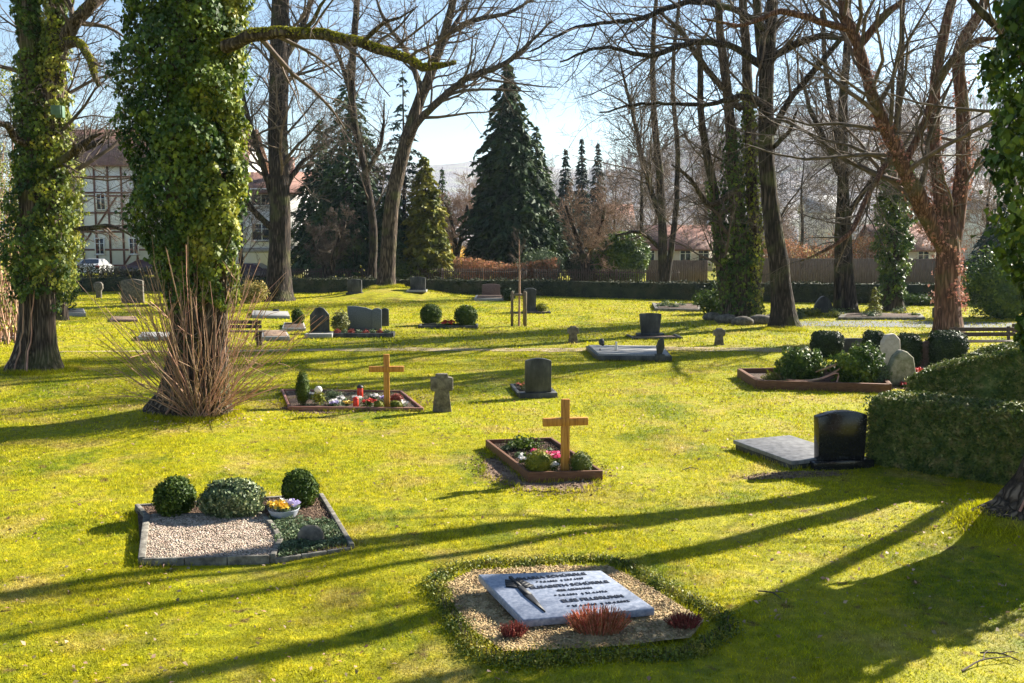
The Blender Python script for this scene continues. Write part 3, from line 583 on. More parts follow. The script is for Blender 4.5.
# ---------------------------------------------------------------- cars
def car(label, X, Y, paint, rz, plate=True):
    root = thing('parked_car', (X, Y, 0), label, 'car', rz=rz)      # local: rear faces -y, width along x
    def prof(pts, w, ins=0.0):
        mb = MB(); A = [(-w / 2 + ins, y, z) for y, z in pts]; B = [(w / 2 - ins, y, z) for y, z in pts]; n = len(pts)
        return mb.add(np.array(A + B), [list(range(n)), list(range(2 * n - 1, n - 1, -1))], np.array([[i, i + n, (i + 1) % n + n, (i + 1) % n] for i in range(n)]))
    prof([(-2.2, .35), (-2.28, .62), (-2.2, 1.0), (-2.1, 1.06), (-1.3, 1.08), (1.2, 1.0), (2.1, .82), (2.25, .55), (2.2, .28), (-2.1, .28)][::-1], 1.8).build('body', paint, root, bevel=.07)
    c = MB(); b = [(-1.75, 1.05), (-1.05, 1.44), (.35, 1.46), (1.2, 1.02)]; wl = [.85, .64, .64, .82]; V = []
    for (y, z), w in zip(b, wl): V += [(-w, y, z), (w, y, z)]
    c.add(np.array(V), [[0, 1, 3, 2], [2, 3, 5, 4], [4, 5, 7, 6], [0, 2, 4, 6], [7, 5, 3, 1], [6, 7, 1, 0]]); c.build('cabin', paint, root, bevel=.04)
    w = MB(); w.add(np.array([(-.72, -1.70, 1.10), (.72, -1.70, 1.10), (.58, -1.13, 1.425), (-.58, -1.13, 1.425)]) + [0, -.02, .012], [[0, 1, 2, 3]]); w.build('rear_window', GLASS, root)
    for sx in (-1, 1):
        MB().box((sx * .74, -2.215, .86), (.28, .10, .16)).build('tail_lamp', LAMPR, root, bevel=.02)
        for yy in (-1.4, 1.35):
            o = MB().lathe([(.12, -.1), (.31, -.1), (.33, -.06), (.33, .06), (.31, .1), (.12, .1)], 18).build('wheel', TYRE, root); o.rotation_euler = (0, R_(90), 0); o.location = (sx * .80, yy, .33)
    MB().box((0, -2.27, .80), (.52, .02, .12)).build('number_plate', PLATE, root); MB().box((0, -2.25, .42), (1.7, .12, .14)).build('bumper', CHROME if 0 else paint, root, bevel=.03)
    return root
s = pm(83); car('white saloon car parked with its rear to the cemetery', (96 - 512) / s, 83, CARW, .12)
s = pm(70); car('dark red car parked against the white house', (244 - 512) / s, 70, CARD, R_(80), False)
s = pm(80); car('dark red car half hidden behind the big ivy trunk', (146 - 512) / s, 80, CARD, R_(84), False)
# ---------------------------------------------------------------- boundary hedge and fences
hedge_line('boundary_hedge', 'long low dark clipped hedge along the far edge of the lawn, left stretch', [G(-60, 300), G(80, 292), G(300, 292.5), G(520, 295)], 1.0, .85, HEDGED, 170, .10, 3, lumpy=.10)
hedge_line('boundary_hedge', 'long low dark clipped hedge along the far edge of the lawn, right stretch', [G(524, 295), G(660, 299), G(860, 303), G(1120, 306)], 1.0, .85, HEDGED, 170, .10, 4, hs=[.85, .9, 1.0, 1.0], lumpy=.10)
def pickets(label, a, b, h, gap, w, mat, rails=(.3, .85), name='picket_fence', post=2.6):
    a, b = np.array([*a[:2], 0.0]), np.array([*b[:2], 0.0]); L = np.linalg.norm(b - a); d = (b - a) / L; ang = math.atan2(d[1], d[0]); root = thing(name, a, label, 'fence')
    mb = MB()
    for i in range(int(L / gap)): mb.box(d * (i + .5) * gap + [0, 0, h / 2 + .03], (w, .025, h - .06), ang)
    mb.build('boards', mat, root); n = np.array([-d[1], d[0], 0])
    for r in rails: MB().beam(n * .035 + [0, 0, h * r], n * .035 + d * L + [0, 0, h * r], .04, .07).build('rail', mat, root)
    for i in range(int(L / post) + 1): MB().box(n * .10 + d * i * post + [0, 0, h / 2], (.09, .09, h + .06), ang).build('post', mat, root)
    return root
pickets('dark open picket fence behind the far hedge on the left', (-17.5, 64.5), (1, 64.5), 1.25, .14, .07, BENCHW)
pickets('dark open picket fence in front of the round ivy bush', (1.4, 63.5), (10.5, 62.5), 1.25, .14, .07, BENCHW)
pickets('brown close-boarded fence behind the hedge on the right', (13.6, 66), (34, 62), 1.9, .152, .148, FENCEW)
pickets('short brown board fence beyond the bare twin trees', (9.2, 68.5), (13.2, 67.5), 1.7, .152, .148, FENCEW)
# dry beech hedge and hedgerow masses
def twiggy_hedge(name, label, a, b, h, w, mat, n, size, seed, cat='hedge', tm=None):
    rng = np.random.RandomState(seed); a = np.array([*a, 0.0]); b = np.array([*b, 0.0]); L = np.linalg.norm(b - a); root = thing(name, a, label, cat); d = b - a
    polys = []
    for i in range(int(L * 22)):
        t = rng.rand(); p = d * t + [0, rng.uniform(-w / 2, w / 2), 0]; H = h * rng.uniform(.7, 1.08) * (1 + .12 * math.sin(t * L * .9)); q = p + [rng.normal(0, .18), rng.normal(0, .12), H]; polys.append((np.array([p, (p + q) / 2 + rng.normal(0, .04, 3), q]), np.array([.02, .017, .012])))
    MB().tubes(polys, 3).build('stems', tm or TWIGR, root)
    t = rng.rand(n); z = h * rng.beta(2.2, 1.6, n) * (1 + .12 * np.sin(t * L * .9)); P = d * t[:, None] + np.stack([rng.normal(0, .05, n), rng.uniform(-w / 2, w / 2, n), z], 1)
    MB().leaves(P, np.tile([.3, -.6, .6], (n, 1)), size, rng, .6, 1.0).build('foliage', mat, root); return root
twiggy_hedge('beech_hedge', 'tall russet beech hedge in dry leaf behind the far lawn', (-5.2, 67.5), (3.0, 67.0), 1.75, 1.1, ORANGEH, 9000, .13, 5)
twiggy_hedge('beech_hedge', 'pale orange beech hedge above the brown board fence', (17.5, 75), (28.5, 74), 3.0, 1.5, ORANGEH, 9000, .15, 6)
twiggy_hedge('shrub_row', 'dull brown bare shrub row in front of the half-timbered house', (-32, 70), (-21, 70), 1.3, 1.2, HEDGED, 5000, .12, 7, 'shrub', TWIG)

twiggy_hedge('shrub_row', 'grey-brown row of bare shrubs in the gardens far behind the board fence', (10, 98), (50, 92), 4.2, 3.0, ORANGEH, 2500, .2, 8, 'shrub', FARTW)
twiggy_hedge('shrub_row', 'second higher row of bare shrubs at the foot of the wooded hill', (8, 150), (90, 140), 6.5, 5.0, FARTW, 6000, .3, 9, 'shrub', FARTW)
# ================================================================ TREES
# --- conifers behind the hedge
def cpos(u, Y, top): s = pm(Y); return np.array([(u - 512) / s, Y, 0.0]), CH + (HV - top) / s
b, H = cpos(508, 74, 66); conifer('spruce_tree', 'tall dense dark spruce standing alone at the centre of the skyline', b, H, 4.0, NEEDLE, 60, 20, 46, .62, 21, .42, bare=.10, trunk_r=.3, aspect=.34, power=.72)
b, H = cpos(536, 78, 128); conifer('spruce_tree', 'lower greener spruce tucked behind the right side of the tall one', b, H, 3.0, NEEDLE, 40, 16, 34, .55, 22, .42, bare=.12, aspect=.34, power=.8)
b, H = cpos(352, 68, 66); conifer('spruce_tree', 'sparse dark spruce behind the bare trees on the left', b, H, 4.6, NEEDLE, 50, 16, 44, .55, 23, .5, gap=.1, bare=.12, trunk_r=.26, aspect=.28, power=.85)
b, H = cpos(322, 72, 120); conifer('spruce_tree', 'ragged dark spruce at the edge of the white house', b, H, 3.2, NEEDLE, 40, 14, 40, .55, 24, .5, gap=.08, bare=.14, aspect=.28)
b, H = cpos(405, 72, 72); conifer('fir_tree', 'thin-topped dark fir rising behind the leaning bare tree', b, H, 3.4, NEEDLEB, 40, 11, 30, .5, 25, .15, gap=.3, bare=.12, aspect=.28, power=.95)
b, H = cpos(426, 66, 158); conifer('cypress_tree', 'sunlit yellow-green conifer right of the leaning bare tree', b, H, 2.0, NEEDLEY, 44, 16, 44, .42, 26, .25, bare=.06, aspect=.4, power=.55)
b, H = cpos(392, 66, 190); conifer('cypress_tree', 'dull green bushy conifer behind the foot of the leaning bare tree', b, H, 2.0, NEEDLE, 34, 14, 40, .42, 27, .25, bare=.04, aspect=.4, power=.5)
b, H = cpos(443, 92, 168); conifer('fir_tree', 'small pointed dark fir behind the yellow-green conifer', b, H, 1.8, NEEDLE, 30, 12, 26, .5, 28, .3, bare=.06)
for k, (u, Y, t, R, lab) in enumerate(((565, 100, 150, 1.9, 'broad-topped fir left of the two slim ones'), (581, 104, 138, 1.7, 'slimmest tall dark fir in the middle of the row of three'), (597, 106, 143, 1.9, 'slim dark fir at the right end of the row of three'))):
    b, H = cpos(u, Y, t); conifer('fir_tree', lab, b, H, R, NEEDLEB, 40, 11, 24, .55, 30 + k, .35, bare=.05, aspect=.34, group='three slim firs behind the round ivy bush')
b, H = cpos(1000, 62, 200); conifer('fir_tree', 'dark fir glimpsed behind the ivy at the right edge', b, H, 3.2, NEEDLEB, 34, 12, 28, .5, 35, .3, gap=.1)
# --- round ivy-clad bush and other shrubs behind the hedge
s = pm(66)
bush('evergreen_bush', 'big round dark evergreen bush behind the far hedge', 'bush', ((622 - 512) / s, 66, 0), (1.75, 1.5, 1.75), IVY, 9000, .17, 41, .14, zc=1.75)
bush('evergreen_bush', 'lower dark evergreen bush left of the big round one', 'bush', ((588 - 512) / s, 68, 0), (1.4, 1.4, 1.2), HEDGED, 5000, .17, 42, .2, zc=1.0)
bush('evergreen_bush', 'loose green shrub at the foot of the tall spruce', 'bush', ((545 - 512) / s, 68, 0), (1.5, 1.3, 1.3), SAGE, 4000, .15, 43, .3, zc=1.0, core=.6)
bush('evergreen_bush', 'small dark shrub below the dull green conifer', 'bush', ((400 - 512) / s, 64.6, 0), (1.2, .6, .9), BOXL, 3000, .13, 44, .25, zc=.8, core=.6)
bush('golden_shrub', 'bright yellow flowering shrub in front of the grey-roofed building', 'bush', ((449 - 512) / pm(90), 90, 0), (1.7, 1.2, 1.6), YELF, 3500, .14, 45, .2, zc=1.1, core=.75)
bush('evergreen_bush', 'dark shrub mass at the left edge beyond the first ivy trunk', 'bush', (G(18, 318)[0], G(18, 318)[1] + 2, 0), (1.5, 1.2, 1.3), IVY, 7000, .12, 46, .25, zc=1.1)
bush('evergreen_bush', 'dark evergreen bush under the ivy at the right edge', 'bush', (G(1004, 318)[0], G(1004, 318)[1], 0), (1.7, 1.2, 1.5), IVY, 7000, .12, 47, .3, zc=1.2, core=.7)
bush('evergreen_bush', 'dark shrub left of the dead-leaved tree foot, beside the low path', 'bush', G(918, 305), (.9, .7, .35), BOXL, 1500, .09, 48, .25, zc=.25)
# --- bare trees
bare_tree('bare_tree', 'stout dark bare tree with steep side branches left of the sparse spruce', 52,
    [[(278, 302, 27), (279, 260, 22), (280, 200, 20), (279, 120, 19), (280, 50, 18), (283, -40, 15), (286, -140, 8)]],
    [[(276, 232, 7), (258, 215, 6, -.5), (240, 190, 4, -1), (228, 150, 3, -1)], [(276, 205, 7), (258, 150, 6, -.5), (244, 100, 4, -1), (236, 40, 3, -1)], [(284, 190, 6), (300, 165, 5, .5), (322, 148, 3, 1)], [(284, 60, 7), (305, 20, 6, .5), (318, -40, 4, .5)]],
    prim=24, Lp=3.4, kids=(6, 5, 3), t0=.22, seed=51)
bare_tree('bare_tree', 'leaning bare tree forking wide on a grassy mound left of the spruce', 57,
    [[(386, 296, 19), (388, 250, 18), (392, 200, 17), (400, 160, 16), (411, 122, 14), (424, 85, 12), (440, 40, 10), (455, -20, 8), (462, -90, 5)]],
    [[(404, 150, 10), (418, 122, 9, -.5), (440, 100, 8, -1), (468, 78, 7, -1), (500, 66, 6, -1), (528, 45, 4, -1), (552, 20, 3, -1)], [(440, 38, 7), (470, 22, 6, .5), (510, 12, 4, .5), (560, -20, 3)], [(422, 90, 7), (405, 50, 6, 1), (385, 20, 4, 1.5), (370, -20, 3, 1.5)], [(428, 72, 7), (452, 30, 6, 1), (475, -10, 4, 1.5)]],
    prim=10, Lp=3.2, kids=(5, 4, 3), t0=.45, seed=52, bark=BARK, ws=.86)
bare_tree('bare_tree', 'slender crooked bare tree in front of the sparse spruce', 62,
    [[(372, 292, 9), (373, 230, 8), (366, 180, 7), (353, 120, 7), (351, 60, 7), (356, 0, 6), (350, -80, 4)]], [[(352, 100, 5), (340, 60, 4), (318, 20, 3)], [(366, 175, 5), (382, 140, 4), (384, 100, 3)]], prim=16, Lp=3.0, kids=(5, 5, 3), t0=.2, seed=53)
bare_tree('bare_tree', 'slim bare tree with upswept branches left of the double tree', 60,
    [[(664, 303, 10), (664, 250, 9), (662, 190, 8), (656, 120, 6), (654, 50, 5), (658, -30, 3)], [(665, 300, 7), (672, 240, 6), (678, 160, 5), (672, 80, 4), (680, -10, 3)]], [[(664, 230, 6), (648, 180, 5), (632, 110, 4), (618, 55, 3)], [(662, 250, 5), (640, 232, 4), (615, 236, 3)]],
    prim=22, Lp=3.6, kids=(5, 5, 3), t0=.15, seed=54)
R1, L1 = bare_tree('ivy_tree', 'clump of ivy-clad stems standing on stones right of the slim bare tree', 40,
    [[(742, 322, 24), (740, 260, 18), (735, 200, 13), (730, 120, 10), (722, 40, 8), (716, -60, 5)], [(730, 320, 16), (722, 260, 12), (715, 200, 9), (704, 130, 7), (700, 40, 5)], [(752, 320, 14), (755, 240, 12), (752, 160, 11), (748, 80, 10), (744, 0, 8), (742, -90, 5)]],
    [[(735, 190, 6, -.4), (710, 205, 5, -1), (690, 178, 4, -1.6), (672, 165, 3, -2)], [(742, 110, 7, 0), (700, 60, 6, -.5), (680, 30, 5, -.5), (655, 10, 3, -1)]], prim=30, Lp=2.6, kids=(5, 4, 3), t0=.1, seed=55, bark=BARK)
ivy_on(R1, L1[0][0], L1[0][1] * 1.3 + .08, 6000, .13, IVY, 61, .1, 7.5, .35); ivy_on(R1, L1[1][0], L1[1][1] * 1.2 + .06, 3000, .12, IVY, 62, .1, 5.5, .35); ivy_on(R1, L1[2][0], L1[2][1] * 1.3 + .08, 5500, .12, IVYY, 63, 0, 9, .35)
bare_tree('bare_tree', 'tall thick-trunked bare tree with wavy fissured foot right of the ivy clump', 37,
    [[(784, 330, 28), (782, 290, 22), (777, 240, 20), (771, 190, 17), (768, 130, 16), (767, 80, 16), (772, 30, 13), (776, -40, 10), (780, -120, 6)]],
    [[(767, 70, 8), (735, 48, 7, -.4), (695, 42, 6, -.9), (650, 55, 5, -1.4), (600, 48, 3, -2), (560, 62, 2, -2.3)], [(770, 110, 7), (742, 96, 6, -.6), (715, 104, 5, -1), (680, 104, 4, -1.5), (640, 104, 3, -2), (600, 112, 2, -2.3)], [(768, 30, 8), (730, 8, 7, -.5), (690, 2, 6, -1), (640, 18, 5, -1.5), (575, 28, 3, -2), (530, 52, 2, -2.4)], [(766, 82, 11), (760, 40, 10, .3), (756, 0, 9, .5), (752, -60, 6, .5)], [(770, 60, 8), (800, 42, 8, -.4), (830, 36, 7, -.8), (850, 42, 5, -1)], [(771, 135, 7), (790, 100, 7, -.4), (815, 70, 6, -.8), (838, 42, 5, -1), (868, 15, 4, -1)], [(770, 150, 5), (790, 130, 5, -.5), (798, 108, 4, -1)]],
    prim=12, Lp=3.0, kids=(5, 4, 3), t0=.45, seed=56, ws=.92)
bare_tree('bare_tree', 'bare tree with two close trunks in the middle of the right-hand trees', 43,
    [[(850, 316, 14), (849, 250, 11), (846, 180, 10), (845, 110, 9), (850, 40, 7), (848, -50, 5)], [(838, 312, 8, 1), (836, 240, 7, 1), (838, 160, 6, 1), (828, 90, 5, 1), (822, 10, 4, 1)]],
    [[(846, 190, 7), (830, 150, 6), (812, 115, 5), (800, 70, 3)], [(848, 215, 5), (872, 180, 5, -.5), (900, 150, 4, -1), (925, 110, 3, -1)]], prim=26, Lp=3.4, kids=(5, 5, 3), t0=.2, seed=57)
R2, L2 = bare_tree('ivy_tree', 'ivy-coated column of a tree between the double trunk and the red-barked tree', 45, [[(894, 313, 18), (893, 260, 13), (895, 200, 10), (898, 130, 7), (902, 50, 5), (905, -30, 3)]], prim=14, Lp=2.6, kids=(5, 4, 3), t0=.3, seed=58)
ivy_on(R2, L2[0][0], np.interp(L2[0][0][:, 2], [0, 1, 3, 6, 8], [.45, .45, .75, .7, .2]), 12000, .13, IVY, 64, .05, 6.8, .4)
R3, L3 = bare_tree('forked_tree', 'big forked tree with reddish bark and dead ivy leaves, near the bench', 34.5,
    [[(948, 334, 31), (949, 300, 26), (950, 265, 26), (948, 235, 26), (941, 190, 14), (936, 140, 13), (938, 90, 12), (946, 40, 11), (958, -10, 9), (966, -80, 6)],
     [(952, 300, 20, .1), (954, 250, 20, .1), (962, 200, 17, .2), (967, 150, 16, .2), (966, 100, 14, .3), (963, 50, 13, .3), (985, 10, 11, .3), (1000, -60, 7, .3)]],
    [[(946, 250, 20, -.1), (930, 222, 19, -.3), (915, 190, 17, -.6), (900, 160, 15, -.9), (882, 120, 13, -1.2), (868, 80, 12, -1.4), (858, 45, 12, -1.5), (846, 20, 11, -1.6), (842, -30, 9, -1.6), (850, -100, 6, -1.6)],
     [(905, 165, 8, -.9), (925, 120, 8, -1), (945, 70, 8, -1.1), (975, 42, 8, -1.2), (1000, 38, 7, -1.3)], [(858, 48, 8, -1.5), (885, 15, 8, -1.8), (915, -8, 7, -2)], [(850, 30, 8, -1.6), (815, 20, 7, -2), (780, 12, 6, -2.2), (740, 25, 4, -2.5), (700, 18, 3, -2.8)], [(895, 150, 7, -.9), (870, 190, 6, -1.6), (848, 235, 5, -2.2), (800, 262, 3, -2.6)]],
    prim=20, Lp=2.8, kids=(5, 5, 3), t0=.2, seed=59, ws=.88, bark=BARKR, lump=.07, flare=.18)
for q, (l, n) in enumerate(zip(L3[:3], (3000, 2600, 2200))):
    ivy_on(R3, l[0], l[1] * 1.25 + .04, n, .09, DEADL, 70 + q, .9, 9, .3, 'dead_leaves', 1.0, .9, thr=.0)
R4, L4 = bare_tree('ivy_tree', 'second ivy-wrapped trunk behind the leftmost tree', 40, [[(60, 322, 14), (62, 290, 11), (66, 240, 11), (68, 180, 10), (64, 120, 9), (60, 40, 7), (62, -40, 5)]],
    [[(66, 230, 5), (90, 228, 5, -.4), (112, 226, 4, -.6), (135, 238, 3, -1)], [(62, 165, 6), (82, 150, 6, -.4), (104, 140, 5, -.8), (118, 128, 4, -1)]], prim=14, Lp=2.4, kids=(5, 4, 3), t0=.2, seed=60)
ivy_on(R4, L4[0][0], np.interp(L4[0][0][:, 2], [0, 1.0, 2, 6, 8], [.2, .3, .55, .55, .2]), 9000, .11, IVYY, 65, .8, 8, .4)
# small garden tree and red shrub behind the hedge
bare_tree('orchard_tree', 'small round-crowned brown twiggy tree in front of the three slim firs', 64, [[(585, 288, 8), (584, 265, 7), (580, 245, 6), (572, 225, 4), (566, 205, 3)], [(585, 288, 6), (590, 255, 5), (600, 232, 4), (606, 208, 3)]], [], prim=22, Lp=2.2, kids=(6, 5, 3), maxl=4, lf=1.0, t0=.25, seed=61, twig=TWIGR, wig=.2, trop=.1)
bare_tree('orchard_tree', 'small bare bushy tree in front of the white house corner', 62, [[(330, 292, 6), (333, 262, 5), (340, 240, 4), (346, 222, 3)], [(330, 292, 5), (322, 262, 4), (312, 240, 3)]], [], prim=20, Lp=1.8, kids=(6, 5, 3), maxl=4, lf=1.0, t0=.2, seed=62, twig=TWIG, wig=.2, trop=.1)
bare_tree('orchard_tree', 'rust-coloured bushy tree left of the tall spruce', 80, [[(455, 268, 6), (455, 245, 5), (452, 225, 4), (446, 205, 3)], [(455, 268, 5), (462, 235, 4), (468, 205, 3)]], [], prim=22, Lp=2.6, kids=(6, 5, 3), maxl=4, lf=1.0, t0=.2, seed=63, twig=TWIGR, wig=.2, trop=.1)
# copies of three bare tree kinds in the gardens behind
def proto(seed, H, lab, tw):
    r, _ = bare_tree('bare_tree', lab, 80, [[(0, 0, 0, .22), (.1, 0, H * .3, .18), (-.1, .1, H * .6, .12), (.1, 0, H * .85, .06), (0, 0, H, .03)]], prim=30, Lp=H * .34, kids=(6, 5, 3), t0=.14, maxl=3, lf=1.1, seed=seed, world=True, twig=tw, wig=.17, trop=.08, rsc=1.3); return r
protos = [proto(81, 13, 'x', TWIG), proto(82, 11, 'x', TWIGR), proto(83, 15, 'x', TWIG)]
spots = [(215, 86, 0, 1, 'bare tree rising between the half-timbered house and the white house'), (330, 95, 2, .9, 'bare tree behind the ragged spruce at the white house'), (470, 150, 1, 1.0, 'hazy bare tree in the gap left of the tall spruce'), (545, 120, 0, .8, 'bare tree top just right of the tall spruce'),
         (615, 88, 1, .72, 'short reddish bare tree behind the round evergreen bush'), (640, 80, 0, .95, 'bare tree behind the round evergreen bush'), (705, 104, 1, 1.0, 'reddish bare tree far behind the ivy clump'), (722, 76, 0, .8, 'bare tree close behind the ivy clump'), (800, 92, 2, .8, 'bare tree right of the thick trunk, behind the board fence'),
         (835, 110, 0, 1.1, 'bare tree far behind the double trunk'), (905, 76, 1, .95, 'reddish bare tree behind the ivy column'), (940, 72, 1, .62, 'short reddish bare tree beside the red-roofed shed'),
         (985, 84, 1, .9, 'reddish bare tree right of the red-barked tree'), (1010, 96, 2, .9, 'tall bare tree behind the right edge ivy'), (760, 120, 2, 1.0, 'bare tree far behind the thick trunk'), (655, 130, 1, 1.1, 'far reddish bare tree at the foot of the hill'), (90, 110, 0, 1.0, 'bare tree behind the half-timbered house'), (20, 75, 2, .9, 'bare tree behind the leftmost ivy tree'),
         (243, 64, 2, .7, 'bare tree in front of the white house, left of the stout trunk'), (160, 74, 2, .8, 'bare tree hidden behind the huge ivy trunk'), (-20, 60, 0, .9, 'bare tree at the far left behind the dark shrubs'), (250, 120, 1, 1.1, 'bare tree behind the white house'), (780, 78, 1, .45, 'low reddish shrub-like tree right behind the board fence')]
rng = np.random.RandomState(9)
for k, (u, Y, p, sc, lab) in enumerate(spots):
    o = protos[p] if not any(q[2] == p for q in spots[:k]) else copy_tree(protos[p])
    o.location = ((u - 512) / pm(Y), Y, 0); o.scale = (sc,) * 3; o.rotation_euler = (0, 0, rng.uniform(0, 6.28)); tag(o, lab, 'tree', 'bare trees in the gardens beyond the hedge')
# --- the tree outside the right of the view whose stems throw the long shadows on the near lawn
bare_tree('bare_tree', 'tall several-stemmed bare tree beyond the right edge of the near hedge', 16.5,
    [[(10.1, 16.3, -.1, .26), (10, 16.1, 3, .21), (10.0, 16.1, 6, .17), (10.1, 16.2, 9, .12), (10, 16.3, 13, .05)], [(10.2, 16.6, -.1, .24), (10.0, 16.6, 3.3, .20), (9.2, 18.2, 6.7, .16), (9.0, 19.2, 10, .10), (8.8, 19.8, 13, .03)], [(10.3, 16.2, -.1, .16), (10.7, 15.7, 3.6, .13), (11.0, 14.9, 6.0, .11), (11.4, 14.2, 9.0, .05)], [(10.1, 16.7, -.1, .15), (9.9, 16.9, 3.0, .12), (9.5, 17.3, 6.0, .09), (8.9, 17.5, 9.5, .05)]],
    [[(10.0, 16.1, 5.6, .08), (9.2, 15.5, 6.8, .07), (8.2, 15.2, 8.2, .06), (7.6, 15.2, 9.6, .03)], [(9.4, 17.8, 5.8, .09), (8.4, 17.5, 6.8, .07), (7.2, 17.6, 8.0, .05), (6.4, 17.9, 9.5, .03)]], prim=24, Lp=2.8, kids=(4, 3, 2), t0=.4, maxl=3, lf=1.1, seed=66, world=True, twig=TWIG)
# --- leftmost ivy tree
YA = 25.0
RA, LA = bare_tree('ivy_tree', 'leftmost big tree, twin grey-brown trunks below thick ivy', YA,
    [[(34, 371, 38), (35, 340, 32), (37, 300, 29), (36, 240, 26), (34, 180, 26), (34, 110, 24), (30, 40, 20), (22, -40, 15), (14, -140, 8)], [(49, 371, 22, -.25), (47, 340, 18, -.25), (50, 300, 17, -.2), (52, 240, 18, -.1), (53, 170, 20), (54, 100, 20), (56, 40, 17), (62, -20, 13), (70, -110, 8)]],
    [[(56, 60, 12), (70, 30, 12, -.3), (90, 5, 12, -.6), (108, -30, 10, -.8), (130, -80, 6, -1)], [(58, 48, 11, -.1), (74, 42, 9, -.5), (86, 50, 8, -.8), (93, 68, 8, -1), (98, 86, 7, -1.1)], [(54, 165, 8, -.1), (72, 155, 8, -.5), (86, 142, 6, -.8), (104, 133, 5, -1)], [(34, 150, 7), (16, 140, 8, -.6), (6, 125, 7, -1), (-10, 122, 6, -1.2)]],
    prim=14, Lp=2.4, kids=(5, 5, 3), t0=.3, seed=67, bark=BARK, twig=TWIG, lump=.10, flare=.45)
zc = LA[0][0][:, 2]
ivy_on(RA, LA[0][0], np.interp(zc, [.8, 1.5, 2.6, 4, 5.5, 8, 11], [.30, .52, .70, .58, .44, .32, .25]), 23000, .088, IVY, 71, 1.6, 10, .38)
ivy_on(RA, LA[1][0], np.interp(LA[1][0][:, 2], [.8, 1.6, 3, 5, 8, 11], [.20, .36, .48, .42, .32, .2]), 15000, .088, IVYY, 72, 2.1, 9.5, .38)
def mossy(root, P, Rr, n, seed, thr=0.0):
    r = np.random.RandomState(seed); x = r.uniform(0, len(P) - 1.01, n); i = x.astype(int); f = (x - i)[:, None]; C = P[i] * (1 - f) + P[i + 1] * f; R = (Rr[i] * (1 - f[:, 0]) + Rr[i + 1] * f[:, 0]); a = r.normal(0, .75, n); T = unit(P[i + 1] - P[i]); S = unit(np.cross(T, [0, 0, 1.0])); U = np.cross(S, T)
    D = U * np.cos(a)[:, None] + S * np.sin(a)[:, None]; Q = C + D * (R * r.uniform(.95, 1.12, n))[:, None]; k = vn(Q, 2.6, seed) > thr; MB().leaves(Q[k], D[k], .04, r, .7, .9).build('moss', MOSS, root)
mossy(RA, LA[3][0], LA[3][1], 2200, 3, -.5); mossy(RA, LA[2][0], LA[2][1], 1500, 4, .1)
bb = AT(60, 112, YA - .42); t = thing('nest_box', bb, 'small green nest box hung on the leftmost ivy tree', 'nest box')
MB().box((0, 0, 0), (.18, .16, .28)).build('box_body', GREENB, t, bevel=.01); MB().box((0, -.02, .152), (.23, .22, .02)).build('lid', GREENB, t, bevel=.005); MB().lathe([(.018, 0), (.018, .008)], 14).build('dark_hole_disc', SHADEST, t); t.children[-1].rotation_euler = (R_(90), 0, 0); t.children[-1].location = (0, -.081, .04)  # dark disc painted on the front in place of a shaded opening
rr = np.random.RandomState(77); pl = []
for k in range(70):
    p = G(rr.uniform(-45, 12), 345) + [0, rr.uniform(0, 2.2), 0]; q = p + [rr.normal(0, .5), rr.normal(0, .3), rr.uniform(3, 6.8)]; pl.append((resample([p, (p + q) / 2 + rr.normal(0, .15, 3), q], [.03, .02, .008], .5)))
pb = G(-15, 345); tt = thing('twig_thicket', pb, 'tangle of leafy upright shoots at the far left edge', 'shrub'); MB().tubes([(p - pb, r) for p, r in [a for a in pl]], 4).build('stems', TWIGP, tt)
n = 17000; P = np.stack([rr.uniform(-1.6, 1.4, n), rr.uniform(-.2, 2.6, n), rr.uniform(.4, 8.6, n)], 1); P = P[vn(P, 1.3, 4) > -.15]; MB().leaves(P, np.tile([.5, -.5, .6], (len(P), 1)), .08, rr, .7, 1.0).build('foliage', IVYY, tt)
# --- the big ivy tree
YB = 18.9
RB, LB = bare_tree('ivy_tree', 'huge ivy-smothered trunk behind the fan of bare shoots on the left', YB,
    [[(193, 418, 62), (194, 395, 56), (196, 360, 50), (196, 300, 46), (190, 240, 42), (184, 170, 40), (182, 90, 38), (182, 0, 34), (184, -90, 24), (190, -180, 12)], [(214, 415, 26, -.4), (216, 380, 22, -.4), (218, 330, 20, -.4), (218, 270, 20, -.3), (214, 200, 22, -.2), (212, 120, 20), (214, 30, 18), (222, -60, 12)]],
    [[(225, 48, 12, -.5), (250, 37, 11, -.8), (290, 33, 10, -1.0), (330, 36, 9.5, -1.2), (370, 47, 9, -1.4), (405, 60, 8, -1.5), (428, 68, 7, -1.6), (455, 62, 5, -1.7)], [(362, 44, 4, -1.4), (372, 30, 4, -1.6), (392, 20, 3, -1.8), (415, 8, 2, -2)], [(300, 32, 4, -1), (318, 15, 4, -1.2), (330, -10, 3, -1.4)]],
    prim=10, Lp=2.2, kids=(5, 5, 3), t0=.66, seed=68, bark=BARK, twig=TWIG, lump=.09, flare=.4)
zb = LB[0][0][:, 2]
ivy_on(RB, LB[0][0] + np.array([-.05, 0, 0]), np.interp(zb, [.3, 1.2, 2.2, 2.9, 3.6, 5, 6.5, 8, 10, 12], [.34, .38, .44, .60, .86, .96, .96, .93, .85, .4]), 52000, .082, IVY, 73, 1.0, 11.5, .30, inner=.75)
ivy_on(RB, LB[1][0] + np.array([.06, -.12, 0]), np.interp(LB[1][0][:, 2], [.3, 1.5, 2.2, 3, 4, 6, 8, 10], [.2, .22, .28, .42, .50, .48, .44, .3]), 24000, .082, IVYY, 74, 1.9, 10, .40, inner=.75)  # right-hand coat coloured brighter to stand for sun on the ivy
mossy(RB, LB[2][0], LB[2][1], 5000, 5, -.25)
